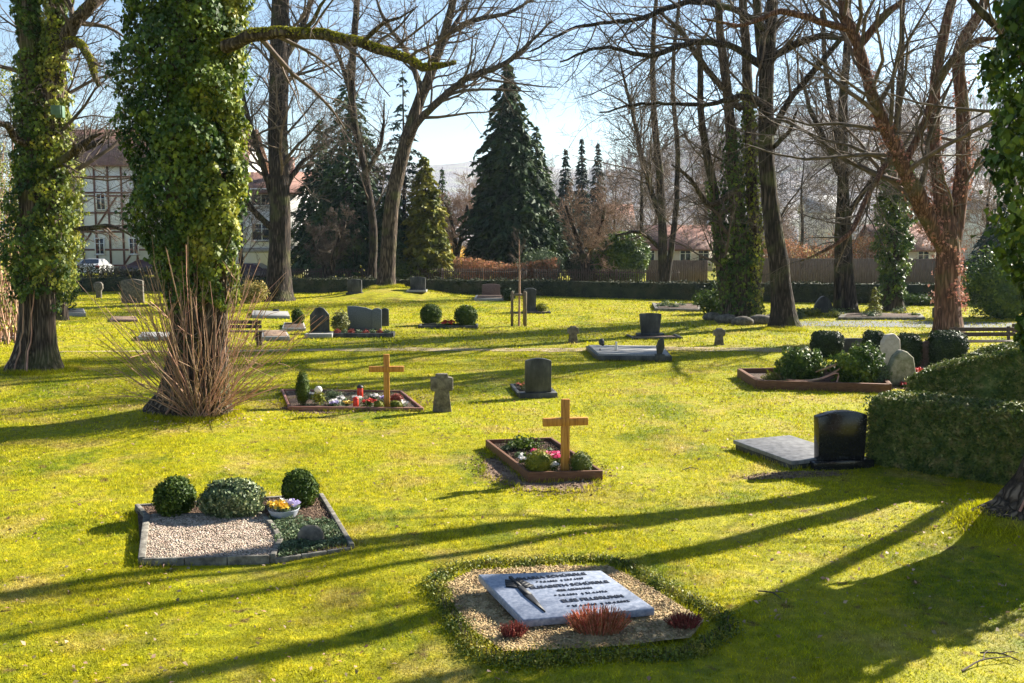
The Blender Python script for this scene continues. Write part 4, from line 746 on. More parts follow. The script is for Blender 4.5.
# bare shoots fanning from its foot
sb = G(203, 417); sb[2] = float(gz(*sb[:2])); t = thing('bare_shrub', sb, 'fan of tall bare tan shoots at the foot of the huge ivy tree', 'shrub'); rs = np.random.RandomState(12); pl = []; tw = []
for k in range(175):
    long_ = k < 115; a = rs.uniform(0, 6.28); r0 = rs.uniform(0, .34); lean = rs.uniform(.08, 1.0) if long_ else rs.uniform(.1, 1.25); L = rs.uniform(1.9, 3.7) * (1 - .12 * lean) if long_ else rs.uniform(.5, 1.6); p0 = np.array([math.cos(a) * r0 + .02, math.sin(a) * r0 * .6 - .28, -.05]); aa = a + rs.normal(0, .6)
    d = np.array([math.cos(aa) * math.sin(lean) * 1.1, math.sin(aa) * math.sin(lean) * .6, math.cos(lean)]); x = np.linspace(0, 1, 7)[:, None]
    P = p0 + d * L * x + np.array([math.cos(aa), math.sin(aa) * .5, .1]) * (x ** 2) * rs.uniform(-.45, .35) + np.cumsum(rs.normal(0, .022, (7, 3)), 0) * (x > 0); pl.append((P, np.linspace(rs.uniform(.007, .013), .005, 7)))
    for j in range(rs.randint(1, 5)):
        q = P[rs.randint(3, 6)]; e = q + (d + rs.normal(0, .45, 3)) * rs.uniform(.2, .7); tw.append((np.array([q, (q + e) / 2 + rs.normal(0, .01, 3), e]), np.array([.006, .005, .004])))
MB().tubes(pl, 5).tubes(tw, 3).build('shoots', TWIGP, t)
# --- near tree at the right edge (trunk just outside, flared foot and ivy inside the view)
RC, LC = bare_tree('ivy_tree', 'near ivy-hung tree at the right edge with flared foot on the lawn', 11.1,
    [[(6.15, 11.2, -.1, .78), (6.18, 11.2, .12, .58), (6.22, 11.2, .4, .42), (6.30, 11.2, 1.0, .35), (6.33, 11.2, 3, .34), (6.25, 11.2, 6, .32), (6.22, 11.2, 9, .28), (6.2, 11.3, 13, .12)], [(6.85, 10.95, -.1, .50), (6.86, 10.93, .6, .40), (6.88, 10.9, 2, .36), (6.9, 10.85, 5, .32), (7.0, 10.8, 9, .24), (7.1, 10.7, 13, .1)]],  # second stem added out of view to widen the shadow band
    [[(6.1, 11.1, 7.5, .14), (5.0, 11.6, 8.8, .11), (3.8, 12.0, 10, .08), (2.4, 12.3, 11, .04)]], prim=14, Lp=3.2, kids=(5, 4, 3), t0=.55, maxl=3, lf=1, seed=69, world=True, bark=BARK, lump=.10, flare=.12)
ivy_on(RC, LC[0][0], np.interp(LC[0][0][:, 2], [1.2, 2.0, 2.8, 4, 6, 8, 11], [.38, .48, .66, .72, .74, .72, .5]), 34000, .10, IVY, 75, 1.6, 10.5, .34, inner=.7)

def vines(root, P, R, n, zt, seed):
    r = np.random.RandomState(seed); L = []
    for k in range(n):
        a = r.uniform(3.4, 6.0); z = np.linspace(.02, zt * r.uniform(.6, 1), 16); C = np.stack([np.interp(z, P[:, 2], P[:, i]) for i in range(2)] + [z], 1); rr = np.interp(z, P[:, 2], R) * 1.03; aa = a + np.cumsum(r.normal(0, .06, 16)); L.append((C + np.stack([np.cos(aa) * rr, np.sin(aa) * rr, 0 * z], 1), np.linspace(.022, .01, 16) * r.uniform(.5, 1.2)))
    MB().tubes(L, 5).build('ivy_stems', TWIGP, root, True)
vines(RA, LA[0][0], LA[0][1], 6, 4, 1); vines(RB, LB[0][0], LB[0][1], 4, 4.5, 2); vines(RC, LC[0][0], LC[0][1], 6, 5, 4)

ivy_on(RC, LC[1][0], np.interp(LC[1][0][:, 2], [1.0, 2.0, 4, 8, 11], [.42, .6, .66, .6, .4]), 12000, .10, IVY, 76, .9, 10.5, .34, inner=.7)  # ivy coat of the added unseen stem, thickening its shadow
# ================================================================ GRAVES, NEAR
def to_local(P, loc, rz): return rotz(np.asarray(P, float) - np.array(loc), -rz)
def gravel(name, poly, n, size, mat, seed, z=.0, kind='stuff', zf=None, fl=.6):
    rng = np.random.RandomState(seed); P = rnd_in_poly(poly, n, rng); r = size * rng.uniform(.5, 1.2, n)
    D = np.array([[1, 0, 0], [0, 1, 0], [-1, 0, 0], [0, -1, 0], [0, 0, 1.0], [0, 0, -1]]); a = rng.uniform(0, 6.28, n)
    V = D[None] * (r[:, None, None] * rng.uniform(.65, 1.2, (n, 6, 1)) * np.array([1, 1, fl])); c, s = np.cos(a)[:, None], np.sin(a)[:, None]
    V = np.stack([V[..., 0] * c - V[..., 1] * s, V[..., 0] * s + V[..., 1] * c, V[..., 2]], -1)
    zz = z if zf is None else zf(P[:, 0], P[:, 1]) + z; C = np.stack([P[:, 0], P[:, 1], zz + np.zeros(n) + rng.uniform(0, .012, n)], 1)
    F = np.array([[0, 1, 4], [1, 2, 4], [2, 3, 4], [3, 0, 4], [1, 0, 5], [2, 1, 5], [3, 2, 5], [0, 3, 5]])
    F = (F[None] + (np.arange(n) * 6)[:, None, None]).reshape(-1, 3); o = MB().add((C[:, None] + V).reshape(-1, 3), F).build(name, mat); return tag(o, kind=kind)
def bed(name, poly, z, mat, kind='structure'):
    P = np.array([[p[0], p[1], 0] for p in poly]); n = len(P); c = P.mean(0); rings = [P + (c - P) * t for t in (0, .3, .6, .85)]
    V = np.vstack(rings + [c[None]]); V[:, 2] = z + .012 * vn(V, 6, 3); F = [[k * n + i, k * n + (i + 1) % n, (k + 1) * n + (i + 1) % n, (k + 1) * n + i] for k in range(3) for i in range(n)]
    return tag(MB().add(V, np.array(F), np.array([[3 * n + i, 3 * n + (i + 1) % n, 4 * n] for i in range(n)])).build(name, mat, smooth=True), kind=kind)
def sub(poly, k=4):
    out = []
    for i in range(len(poly)):
        a, b = np.array(poly[i][:2]), np.array(poly[(i + 1) % len(poly)][:2])
        for t in range(k): out.append(a + (b - a) * t / k)
    return out
def flower(name, label, base, mat, n=10, h=.14, r=.08, ps=.035, seed=1, leaf=None, group=None, cat='flowers'):
    rng = np.random.RandomState(seed); root = thing(name, base, label, cat, group); C = np.stack([rng.normal(0, r * .6, n), rng.normal(0, r * .6, n), h * rng.uniform(.7, 1.05, n)], 1)
    MB().tubes([(np.array([[c[0] * .3, c[1] * .3, 0], c * [.7, .7, .5], c]), np.array([.003, .003, .002])) for c in C], 3).build('stems', BOXL, root)
    P = rng.normal(0, 1, (n * 8, 3)) * [r * .7, r * .7, h * .25] + [0, 0, h * .5]; P[:, 2] = abs(P[:, 2]); MB().leaves(P, P * [1, 1, 0] + [0, 0, .05], ps * 1.1, rng, .5, .8).build('foliage', leaf or BOXL, root)
    Q = np.repeat(C, 9, 0) + rng.normal(0, ps * .35, (n * 9, 3)) * [1, 1, .4]; MB().leaves(Q, np.tile([.2, -.4, .8], (len(Q), 1)), ps, rng, .8, .6).build('blossoms', mat, root); return root
# --- front grave: lettered slab on gravel inside a low hedge ring
zB, zF = .20, .12
c4 = [G(523, 620, zF - .07), G(655, 608, zF - .07), G(601, 569, zB - .07), G(478, 574, zB - .07)]
tops = [G(523, 620, zF), G(655, 608, zF), G(601, 569, zB), G(478, 574, zB)]
pn = np.cross(tops[1] - tops[0], tops[3] - tops[0]); tops[2][2] = tops[0][2] - (pn[0] * (tops[2] - tops[0])[0] + pn[1] * (tops[2] - tops[0])[1]) / pn[2]
o = np.array(tops).mean(0); o[2] = 0; root = thing('grave_slab', o, 'tilted blue-grey memorial slab with seven lines of lettering, in the nearest grave', 'grave slab')
nrm = unit(np.cross(tops[1] - tops[0], tops[3] - tops[0])); bot = [p - nrm * .075 for p in tops]
MB().hexa(np.array(bot) - o, np.array(tops) - o).build('slab', GRAN, root, bevel=.012)
ins = lambda P, k, z: [np.array([*(P.mean(0) + (p - P.mean(0)) * k)[:2], z if z is not None else p[2]]) for p in P]
B2 = np.array(bot); lo = ins(B2, .90, .0); hi = [np.array([q[0], q[1], p[2] + .01]) for q, p in zip(lo, ins(B2, .90, None))]
MB().hexa(np.array(lo) - o, np.array(hi) - o).build('foundation', REDST, root, bevel=.005)
ex = unit(tops[1] - tops[0]); ey = unit(tops[3] - tops[0] - ex * np.dot(tops[3] - tops[0], ex)); Wd = np.linalg.norm(tops[1] - tops[0]); Dp = np.linalg.norm(tops[3] - tops[0]); sk = unit(tops[3] - tops[0])
def onslab(a, b, z=.004): return tops[0] + (tops[1] - tops[0]) * a + (tops[3] - tops[0]) * b + nrm * z - o
def text_mesh(body, size, name, parent, origin, ax_, ay_, an, mat, ext=.004, shear=0.0, width=None):
    cu = bpy.data.curves.new('lettering_curve', 'FONT'); cu.body = body; cu.size = size; cu.extrude = ext; cu.align_x = 'CENTER'; cu.align_y = 'CENTER'; cu.offset = size * .008; cu.resolution_u = 3
    ob = bpy.data.objects.new('lettering_curve', cu); COL.objects.link(ob); dg = bpy.context.evaluated_depsgraph_get(); me = bpy.data.meshes.new_from_object(ob.evaluated_get(dg)); bpy.data.objects.remove(ob)
    me.name = name; w = max(v.co.x for v in me.vertices) - min(v.co.x for v in me.vertices); k = (width / w) if width else 1
    M = Matrix([[ax_[i] * k, ay_[i], an[i], origin[i]] for i in range(3)] + [[0, 0, 0, 1]]); me.transform(M); me.materials.clear(); me.materials.append(mat)
    m = bpy.data.objects.new(name, me); COL.objects.link(m); m.parent = parent; return m
rows = [('MARIA SCHÜRRLE', .19, .50, .055, .58), ('* 9.8.1886  † 10.7.1957', .29, .52, .033, .42), ('ELISABETH SCHÜRRLE', .40, .55, .055, .68), ('GEB. LEHMANN', .50, .55, .036, .30), ('* 2.3.1891  † 21.4.1976', .60, .56, .033, .45), ('ELSE FILLBRUNN', .72, .60, .058, .52), ('* 27.1.1910  † 18.4.2002', .83, .60, .033, .52)]
for t, b_, a_, sz, wd in rows: text_mesh(t, sz * 1.4, 'lettering', root, onslab(a_ + .04, 1 - b_), ex, sk, nrm, pmat('letter_lead', [(.035, .04, .055)], 5, 2, .5, 0), .003, width=wd * Wd * .92)
em = MB()                                                   # sword with laid-on leaves
def strip(pts, hh): A = np.array([onslab(a, b, -.002) for a, b in pts]); em.hexa(A, A + nrm * hh) if len(pts) == 4 else None
strip([(.205, .10), (.235, .45), (.175, .45), (.20, .10)], .016); strip([(.175, .45), (.235, .45), (.228, .64), (.188, .64)], .018); strip([(.195, .64), (.225, .64), (.222, .86), (.198, .86)], .02)
rs = np.random.RandomState(3)
for k in range(9):
    b_ = .60 + .02 * k; sgn = -1 if k % 2 else 1; L = .11 - .006 * k; strip([(.21, b_ - .012), (.21 + sgn * L, b_ + .045), (.21 + sgn * L * .8, b_ + .075), (.21, b_ + .02)][::sgn], .014)
em.build('sword_relief', SHADEST, root)
gp = [G(u, v) for u, v in ((442, 588), (474, 573), (545, 569), (610, 569), (655, 593), (704, 624), (690, 641), (600, 651), (503, 654), (465, 626))]
excl(gp); bed('gravel_bed', sub(gp, 3), .03, PEBBLEO); gravel('gravel', gp, 9000, .013, PEBBLEO, 5, .035)
ring = [G(u, v) for u, v in ((434, 586), (441, 580), (470, 568), (480, 567), (545, 563.5), (612, 562.5), (622, 566), (664, 590), (722, 620), (730, 628), (704, 647), (696, 652), (600, 659), (500, 662), (488, 658), (458, 628), (434, 586))]
rp, _ = resample([[p[0], p[1], 0] for p in ring], [0] * len(ring), .05); excl(ring)
root = thing('border_hedge', rp[0], 'low ring of small green box plants around the lettered slab', 'hedge')
rs = np.random.RandomState(14); n = 17000; ctr = rp[rs.randint(0, len(rp), n)] + rs.normal(0, .012, (n, 3)) * [1, 1, 0]; D = unit(rs.normal(size=(n, 3)) + [0, 0, .5]); D[:, 2] = abs(D[:, 2]); q = 1 + .45 * vn(ctr, 7, 4) + .3 * vn(ctr, 23, 7)
ctr[:, 2] = gz(ctr[:, 0], ctr[:, 1]); P = ctr + rs.normal(0, .035, (n, 3)) * [1, 1, 0] + D * (np.array([.11, .11, .085]) * (q * rs.uniform(.35, 1.05, n))[:, None]); MB().leaves(P - rp[0], D + [0, 0, .3], .026, rs, .55, .7).build('foliage', pmat('young_box_leaf', [(.06, .10, .010), (.15, .18, .018), (.28, .25, .03)], 4, 4, .6, 0, island=.6, transl=.2, world=True), root)
MB().tubes([(np.array([p, p + [rs.normal(0, .02), rs.normal(0, .02), .09]]) - rp[0], np.array([.004, .003])) for p in rp[::1]], 3).build('stems', TWIG, root)
def tuft(name, label, base, rx, ry, h, n, mat, seed, cat='heather'):
    rs = np.random.RandomState(seed); root = thing(name, base, label, cat); pl = []; lp = []
    for k in range(n):
        a = rs.uniform(0, 6.28); r = math.sqrt(rs.rand()); p = np.array([math.cos(a) * r * rx * .6, math.sin(a) * r * ry * .6, 0]); e = p * 1.6 + [rs.normal(0, .015), rs.normal(0, .015), h * rs.uniform(.65, 1.1) * (1 - .35 * r * r)]; pl.append((np.array([p, (p + e) / 2 + rs.normal(0, .004, 3), e]), np.array([.0035, .003, .002]))); lp.append(p + (e - p) * rs.uniform(.25, 1, (16, 1)))
    MB().tubes(pl, 3).build('stems', mat, root); lp = np.vstack(lp); MB().leaves(lp, rs.normal(size=(len(lp), 3)), .016, rs, .35, 1, np.array([0, 0, 1.2])).build('sprigs', mat, root); return root
tuft('heather_plant', 'big upright orange-red heather in front of the lettered slab', G(598, 636) + [0, 0, .03], .30, .15, .24, 420, HEATHER, 21)
tuft('heather_plant', 'small dark red plant left of the big heather', G(513, 640) + [0, 0, .03], .13, .10, .13, 110, HEATHD, 22)
tuft('heather_plant', 'small dark red plant right of the big heather', G(684, 630) + [0, 0, .03], .18, .13, .13, 160, HEATHD, 23)
# --- grave with round bushes and gravel field
def kerb_run(root, P, w, h, mat, n=None, z0=-.04, gap=.004, name='kerb', lift=0.0):
    L = [np.linalg.norm(P[i + 1][:2] - P[i][:2]) for i in range(len(P) - 1)]
    for i in range(len(P) - 1):
        k = max(1, int(round(L[i] / n))) if n else 1; a, b = np.array([*P[i][:2], 0]), np.array([*P[i + 1][:2], 0]); d = (b - a) / L[i]
        mb = MB()
        for j in range(k):
            p, q = a + d * (L[i] * j / k + gap), a + d * (L[i] * (j + 1) / k - gap); hh = h + .006 * math.sin(j * 12.9 + i * 7); mb.beam(p + [0, 0, (z0 + hh) / 2 + lift], q + [0, 0, (z0 + hh) / 2 + lift], w, hh - z0)
        mb.build(name, mat, root, bevel=.006)
A = dict(fl=G(142, 565), fm=G(270, 562), fr=G(352, 551), br=G(321, 499), bl=G(137, 510), il=G(147, 521), im=G(262, 520))
o = A['fl'].copy(); root = thing('grave_border', o, 'grey stone kerb around the gravel grave with three round bushes', 'grave border'); S = {k: v - o for k, v in A.items()}
kerb_run(root, [S['fl'], S['il']], .075, .085, KERB); kerb_run(root, [S['fl'], S['fm']], .045, .072, KERB, .42); kerb_run(root, [S['il'] + [.05, 0, 0], S['im']], .05, .085, KERB, .17)
cur = [S['im'], S['im'] * .7 + S['fm'] * .3 + [.10, 0, 0], S['im'] * .35 + S['fm'] * .65 + [.15, 0, 0], S['fm'] + [.03, 0, 0]]; kerb_run(root, cur, .06, .085, KERB, .11)
kerb_run(root, [S['fr'], S['br']], .055, .08, KERB); kerb_run(root, [S['br'], S['bl']], .055, .07, KERB); kerb_run(root, [S['bl'], S['il']], .055, .08, KERB); kerb_run(root, [S['fm'] + [.05, 0, 0], S['fr']], .05, .045, KERB, .3)
gp = [A['fl'], A['fm'], cur[2] + o, cur[1] + o, A['im'], A['il']]; bed('gravel_bed', sub([g[:2] for g in gp], 3), .052, PEBBLE); gravel('gravel', gp, 12000, .014, PEBBLE, 6, .058)
sp = [A['im'], A['il'], A['bl'], A['br'], A['fr'], A['fm'], cur[2] + o, cur[1] + o][::-1]; bd = [A['bl'], A['fl'], A['fr'], A['br']]; excl(bd); bed('soil_bed', sub([A['fl'], A['fr'], A['br'], A['bl']], 4), .036, SOIL)
gravel('soil_crumbs', [A['il'], A['im'], A['fm'] + [.2, .1, 0], A['fr'], A['br'], A['bl']], 6000, .012, EARTH, 7, .045)
bush('box_ball', 'round clipped box ball at the left corner of the gravel grave', 'bush', G(176, 518), .245, BOXL, 4600, .036, 31, .10, zc=.25)
bush('box_ball', 'round clipped box ball behind the flower bowl', 'bush', G(300, 508), .235, BOXL, 4200, .036, 32, .11, zc=.25)
bush('box_ball', 'wide grey-green bush between the two box balls', 'bush', G(231, 519), (.37, .27, .25), pmat('variegated_leaf', [(.05, .09, .03), (.12, .17, .07), (.30, .32, .16)], 22, 3, .5, 0, island=.6, transl=.15, world=True), 6500, .042, 33, .16, zc=.23)
bw = G(284, 521); root = thing('flower_bowl', bw, 'pale grey bowl planted with yellow and violet flowers on the gravel grave', 'flower bowl')
MB().lathe([(.07, 0), (.11, .02), (.155, .08), (.185, .15), (.19, .16), (.175, .155), (.14, .12)], 28).build('bowl', ZINC, root, True); MB().lathe([(.001, .115), (.16, .12)], 20, top=False).build('soil', SOIL, root)
rs = np.random.RandomState(4); D = rs.normal(0, .07, (300, 3)) * [1, 1, .25] + [0, 0, .17]; MB().leaves(D, D * [1, 1, 0] + [0, 0, .1], .05, rs, .5, .8).build('foliage', SAGE, root)
for m_, cx, cy, k in ((YELF, .0, -.05, 26), (YELF, -.09, .0, 12), (VIOF, .07, .03, 26), (WHITEF, -.02, .07, 18)):
    D = rs.normal(0, .04, (k * 5, 3)) * [1, 1, .4] + [cx, cy, .205]; MB().leaves(D, np.tile([0, -.4, .8], (len(D), 1)), .05, rs, .9, .6).build('blossoms', m_, root)
b = G(311, 545); root = thing('field_stone', b, 'rounded grey-brown field stone among the ground cover', 'stone'); MB().blob((0, 0, .09), (.15, .11, .12), .13, 1.6, 5, 24, flat=-.02).build('stone', WEATH, root, True)
cov = [A['fm'] + [.1, .0, 0], A['fr'] + [-.06, .05, 0], A['br'] * .45 + A['fr'] * .55 + [-.05, 0, 0], A['im'] + [.1, -.1, 0]]
def cover(name, poly, n, size, mat, seed, z=.045, hgt=.05):
    rs = np.random.RandomState(seed); P = rnd_in_poly(poly, n, rs); V = np.stack([P[:, 0], P[:, 1], z + rs.uniform(0, hgt, n) * (1 + .6 * vn(np.c_[P, P[:, 0]], 9, seed))], 1); return tag(MB().leaves(V, np.tile([0, 0, 1.0], (n, 1)), size, rs, .5, .8).build(name, mat), kind='stuff')
cover('ground_cover', cov, 6500, .032, SAGE, 8)
# --- middle cross grave
def frame_grave(label, P, t, h, mat):
    o = np.array([*P[0][:2], 0.0]); root = thing('grave_enclosure', o, label, 'grave border'); Q = [np.array([*p[:2], 0]) - o for p in P]
    for i in range(4):
        a, b = Q[i], Q[(i + 1) % 4]; d = unit(b - a); off = (t / 2) if i % 2 else -t / 2 * .96; MB().beam(a - d * off * -1 + [0, 0, h / 2 - .02], b + d * off * -1 + [0, 0, h / 2 - .02 - (i % 2) * .002], t, h + .04 - (i % 2) * .004).build('board', mat, root, bevel=.005)
    excl(P); bed('soil_bed', sub([P[0] * .98 + (P[2]) * .02, P[1] * .98 + P[3] * .02, P[2] * .98 + P[0] * .02, P[3] * .98 + P[1] * .02], 4), h * .6, SOIL); return root
def cross(label, base, h, bw, w, armz, rz, d=.075, mat=None):
    root = thing('wooden_cross', base, label, 'grave cross', rz=rz); MB().box((0, 0, h / 2 - .1), (w, d, h + .2)).build('post', mat or CROSSW, root, bevel=.006); MB().box((0, -.004, armz), (bw, d + .014, w * .95)).build('crossbar', mat or CROSSW, root, bevel=.006); return root
P = [G(529.5, 482.5), G(601, 481), G(551, 446.5), G(487, 449)]
sp_, O = patch('bare_earth', G(538, 471), .98, 1.55, EARTH, 6, .012, .26, .10); excl(O)
frame_grave('long brown wooden frame around the middle cross grave', P, .045, .15, FRAMEW)
c = (P[0] * .48 + P[1] * .52) * .93 + (P[2] + P[3]) / 2 * .07; c[2] = .08; sc_ = pm(c[1]); cross('larger orange wooden cross at the front end of the long brown frame', G(565, 477.5) * [1, 1, 0] + [0, 0, 0], 1.12, .64, .115, .80, .16)
f0 = P[0]; ux, uy = unit(P[1] - P[0]), unit(P[3] - P[0]); W_ = np.linalg.norm(P[1] - P[0])
def inb(a, b, z=.09): p = f0 + ux * a + uy * b; p[2] = z; return p
bush('round_plant', 'yellow-green round plant left of the middle cross', 'plant', inb(.20, .22), .19, BOXY, 2600, .022, 51, .05, stem=False, zc=.14)
bush('round_plant', 'darker green round plant right of the middle cross', 'plant', inb(.78, .20), .165, pmat('mid_green_leaf', [(.05, .09, .012), (.13, .15, .02)], 5, 3, .6, 0, island=.4, transl=.2, world=True), 2200, .022, 52, .05, stem=False, zc=.12)
flower('white_flowers', 'cream white flowers behind the yellow-green round plant', inb(.25, .52), WHITEF, 22, .20, .14, .06, 53)
flower('pink_flowers', 'pink flowers beside the post of the middle cross', inb(.52, .55), PINKF, 20, .20, .12, .055, 54)
flower('pink_flowers', 'pink flowers tucked among the cream ones', inb(.33, .62), PINKF, 8, .22, .07, .05, 55)
flower('white_flowers', 'few white blossoms low at the foot of the middle cross', inb(.40, .20), WHITEF, 7, .12, .05, .045, 56)
bush('low_shrub', 'dark loose green shrub at the back of the long brown frame', 'plant', inb(.45, 1.75), (.28, .22, .14), BOXL, 700, .05, 57, .3, stem=False, zc=.08, core=.3)
for k, (a, b_) in enumerate(((.2, 1.2), (.55, 1.15), (.75, 1.5), (.15, 1.7), (.6, .9), (.3, 2.0), (.8, 1.0))): bush('bedding_plant', 'small grey-green bedding plant in the long brown frame', 'plant', inb(a, b_), (.09, .09, .05), SAGE, 160, .035, 60 + k, .3, stem=False, zc=.03, core=.3, group='bedding plants in the long brown frame')
gravel('soil_crumbs', [P[0] * .95 + P[2] * .05, P[1] * .95 + P[3] * .05, P[2] * .95 + P[0] * .05, P[3] * .95 + P[1] * .05], 4000, .014, SOIL, 9, .095)
# --- left cross grave
P = [G(289.5, 410.5), G(422.4, 412), G(401, 394.5), G(282.4, 393)]; _, O = patch('bare_earth', G(349, 403), 1.72, 1.35, EARTH, 8, .012, .05, .10); excl(O)
excl(P); frame_grave('wide low reddish frame around the left cross grave', P, .05, .085, FRAMER); f0 = P[0]; ux, uy = unit(P[1] - P[0]), unit(P[3] - P[0])
cross('smaller orange wooden cross on the wide left grave', G(387, 409.5), 1.09, .68, .115, .80, .08)
b = inb(.30, .35, .04); root = thing('cypress_tree', b, 'small columnar dwarf cypress in the left corner of the wide grave', 'cypress'); bush_mb(MB(), (0, 0, .36), (.13, .13, .36), 2600, .035, 71, .12, 3, .4, .6, .8, .01).build('foliage', BOXL, root); MB().tubes([(np.array([[0, 0, -.03], [0, 0, .5]]), np.array([.015, .008]))], 5).build('stem', BARK, root)
b = inb(.62, .45, .05); root = thing('hydrangea_plant', b, 'big white flower head beside the dwarf cypress', 'flowers'); MB().blob((0, 0, .30), (.08, .07, .07), .1, 4, 2, 14).build('blossoms', WHITEF, root, True); bush_mb(MB(), (0, 0, .13), (.15, .12, .14), 260, .06, 72, .3, 3, .5, .8, .3, .0).build('foliage', BOXY, root)
def lantern(label, base, h, r, capm):
    root = thing('grave_lantern', base, label, 'grave lantern'); MB().lathe([(r * .95, 0), (r, h * .05), (r, h * .72), (r * .9, h * .76)], 18).build('red_shell', REDGL, root, True); MB().lathe([(r * 1.08, h * .76), (r * 1.1, h * .82), (r * .8, h * .92), (r * .3, h)], 18).build('lid', capm, root, True); MB().lathe([(r * 1.1, -.01), (r * 1.1, h * .06), (r, h * .07)], 18).build('base', capm, root, True)
lantern('taller red grave lantern with a metal lid, back of the wide grave', inb(1.58, 1.35, .05), .28, .062, DARKST); lantern('short red grave candle near the small cross', inb(1.35, .30, .05), .19, .055, REDGL)
flower('red_flowers', 'red cyclamen between the short candle and the small cross', inb(1.60, .30, .05), REDF, 12, .12, .09, .05, 73)
for k, (a, b_, m_, l_) in enumerate(((.95, .45, WHITEF, 'white violas right of the hydrangea'), (1.15, .8, WHITEF, 'white violas at the middle back of the wide grave'), (.9, .2, VIOF, 'pale violet violas near the front board of the wide grave'), (1.45, .9, WHITEF, 'white snowdrops behind the short candle'), (2.05, 1.0, VIOF, 'violet heather behind the small cross'), (2.25, .3, WHITEF, 'white blooms at the right corner of the wide grave'), (.55, 1.3, WHITEF, 'white crocuses at the left back of the wide grave'), (1.85, 1.2, WHITEF, 'white blossoms at the right back of the wide grave'), (1.15, .25, YELF, 'yellow primroses near the middle front of the wide grave'))):
    flower('bedding_flowers', l_, inb(a, b_, .05), m_, 9, .10, .08, .05, 80 + k, SAGE)
bush('round_plant', 'bright green cushion plant left of the small cross foot', 'plant', inb(1.78, .12, .05), .10, BOXY, 400, .03, 90, .1, stem=False, zc=.05); bush('round_plant', 'bright green cushion plant right of the small cross foot', 'plant', inb(2.12, .14, .05), (.13, .1, .1), BOXY, 500, .03, 91, .1, stem=False, zc=.05)
bush('round_plant', 'dark wine-red cushion plant at the right of the small cross', 'plant', inb(2.25, .85, .05), (.14, .12, .11), HEATHD, 500, .03, 92, .1, stem=False, zc=.07); bush('low_shrub', 'loose green plant in the middle of the wide grave', 'plant', inb(1.0, 1.1, .05), (.2, .16, .13), SAGE, 600, .04, 93, .3, stem=False, zc=.08, core=.3)
cover('ground_cover', [P[0] * .9 + P[2] * .1, P[1] * .9 + P[3] * .1, P[2] * .9 + P[0] * .1, P[3] * .9 + P[1] * .1], 1300, .035, SAGE, 10, .05)
# --- standing stones near
def crossstone(w, h): k = w / .44; return [(-.19 * k, 0), (.19 * k, 0), (.135 * k, h * .55), (.22 * k, h * .58), (.22 * k, h * .90), (.12 * k, h * .915), (.12 * k, h), (-.12 * k, h), (-.12 * k, h * .915), (-.22 * k, h * .90), (-.22 * k, h * .58), (-.135 * k, h * .55)]
headstone('weathered stone cross standing alone between the two wooden crosses', 442, 412, 22, 38.5, crossstone, WEATH, .15, .2, plinth=None, name='stone_cross', bevel=.02)
def soft(w, h): return arch(w, h, .055)
headstone('dark upright gravestone with arched top and low kerb behind the middle cross', 538, 397, 26, 39.5, soft, DARKST, .13, .12, plinth=(1.45, .11), kerb=(.78, 1.3, 1), kmat=DARKST)
flower('red_flowers', 'small red plant behind the dark arched gravestone', G(524, 392) + [0, .1, .03], HEATHER, 10, .16, .1, .05, 94)
headstone('polished black gravestone beside the near hedge', 839, 466, 54, 58, lambda w, h: [(-w / 2 * .93, 0), (w / 2 * .93, 0)] + arch(w, h, .07)[2:], BLACK, .15, .22, plinth=(1.22, .13), bevel=.012)
o = G(772, 455); Q = [G(803, 466), G(838, 458.5), G(811, 441.7, .13), G(733, 440, .13)]; Q = [G(791.5, 461, .13), G(822, 458, .13), G(811, 441.7, .13), G(733, 440, .13)]
cw = Q[1] - Q[0]; Q[1] = Q[0] + unit(cw) * 1.1; Q[2] = Q[3] + (Q[1] - Q[0]); root = thing('grave_slab', o, 'flat pale grey slab lying behind the polished black gravestone', 'grave slab'); up = np.array([0, 0, .06]); lo_ = [np.array([q[0], q[1], -.02]) for q in Q]
Qa = np.array(Q); MB().hexa(Qa - up - o, Qa - o).build('slab', pmat('granite_mid_grey', [(.10, .10, .105), (.17, .17, .175), (.23, .23, .235)], 9, 6, .45, .15, 60, dist=.003), root, bevel=.008); cn = Qa.mean(0); E = cn + (Qa - cn) * .955; E0 = E.copy(); E0[:, 2] = -.03; E[:, 2] = Q[0][2] - .063; MB().hexa(E0 - o, E - o).build('foundation', DARKST, root, bevel=.005); excl([*Qa])
patch('bare_earth', G(795, 475), .9, .22, EARTH, 9, .012, .2)
# --- near hedge at the right
hA = [G(888, 462) , G(960, 474), G(1100, 497)]; hA = [h_ + [.0, .25, 0] for h_ in hA]
hedge_line('clipped_hedge', 'near clipped hedge with sunlit top beside the black gravestone', hA, .95, 1.0, HEDGEL, 3000, .042, 91, hs=[1.0, 1.0, 1.02], lumpy=.035)
hedge_line('clipped_hedge', 'taller sloping hedge rising behind the near clipped hedge', [G(931, 432) + [0, .5, 0], G(985, 440) + [0, .6, 0], G(1120, 446) + [0, .6, 0]], 1.1, 1.0, HEDGEL, 2400, .042, 92, hs=[.95, 1.35, 2.0], lumpy=.07)
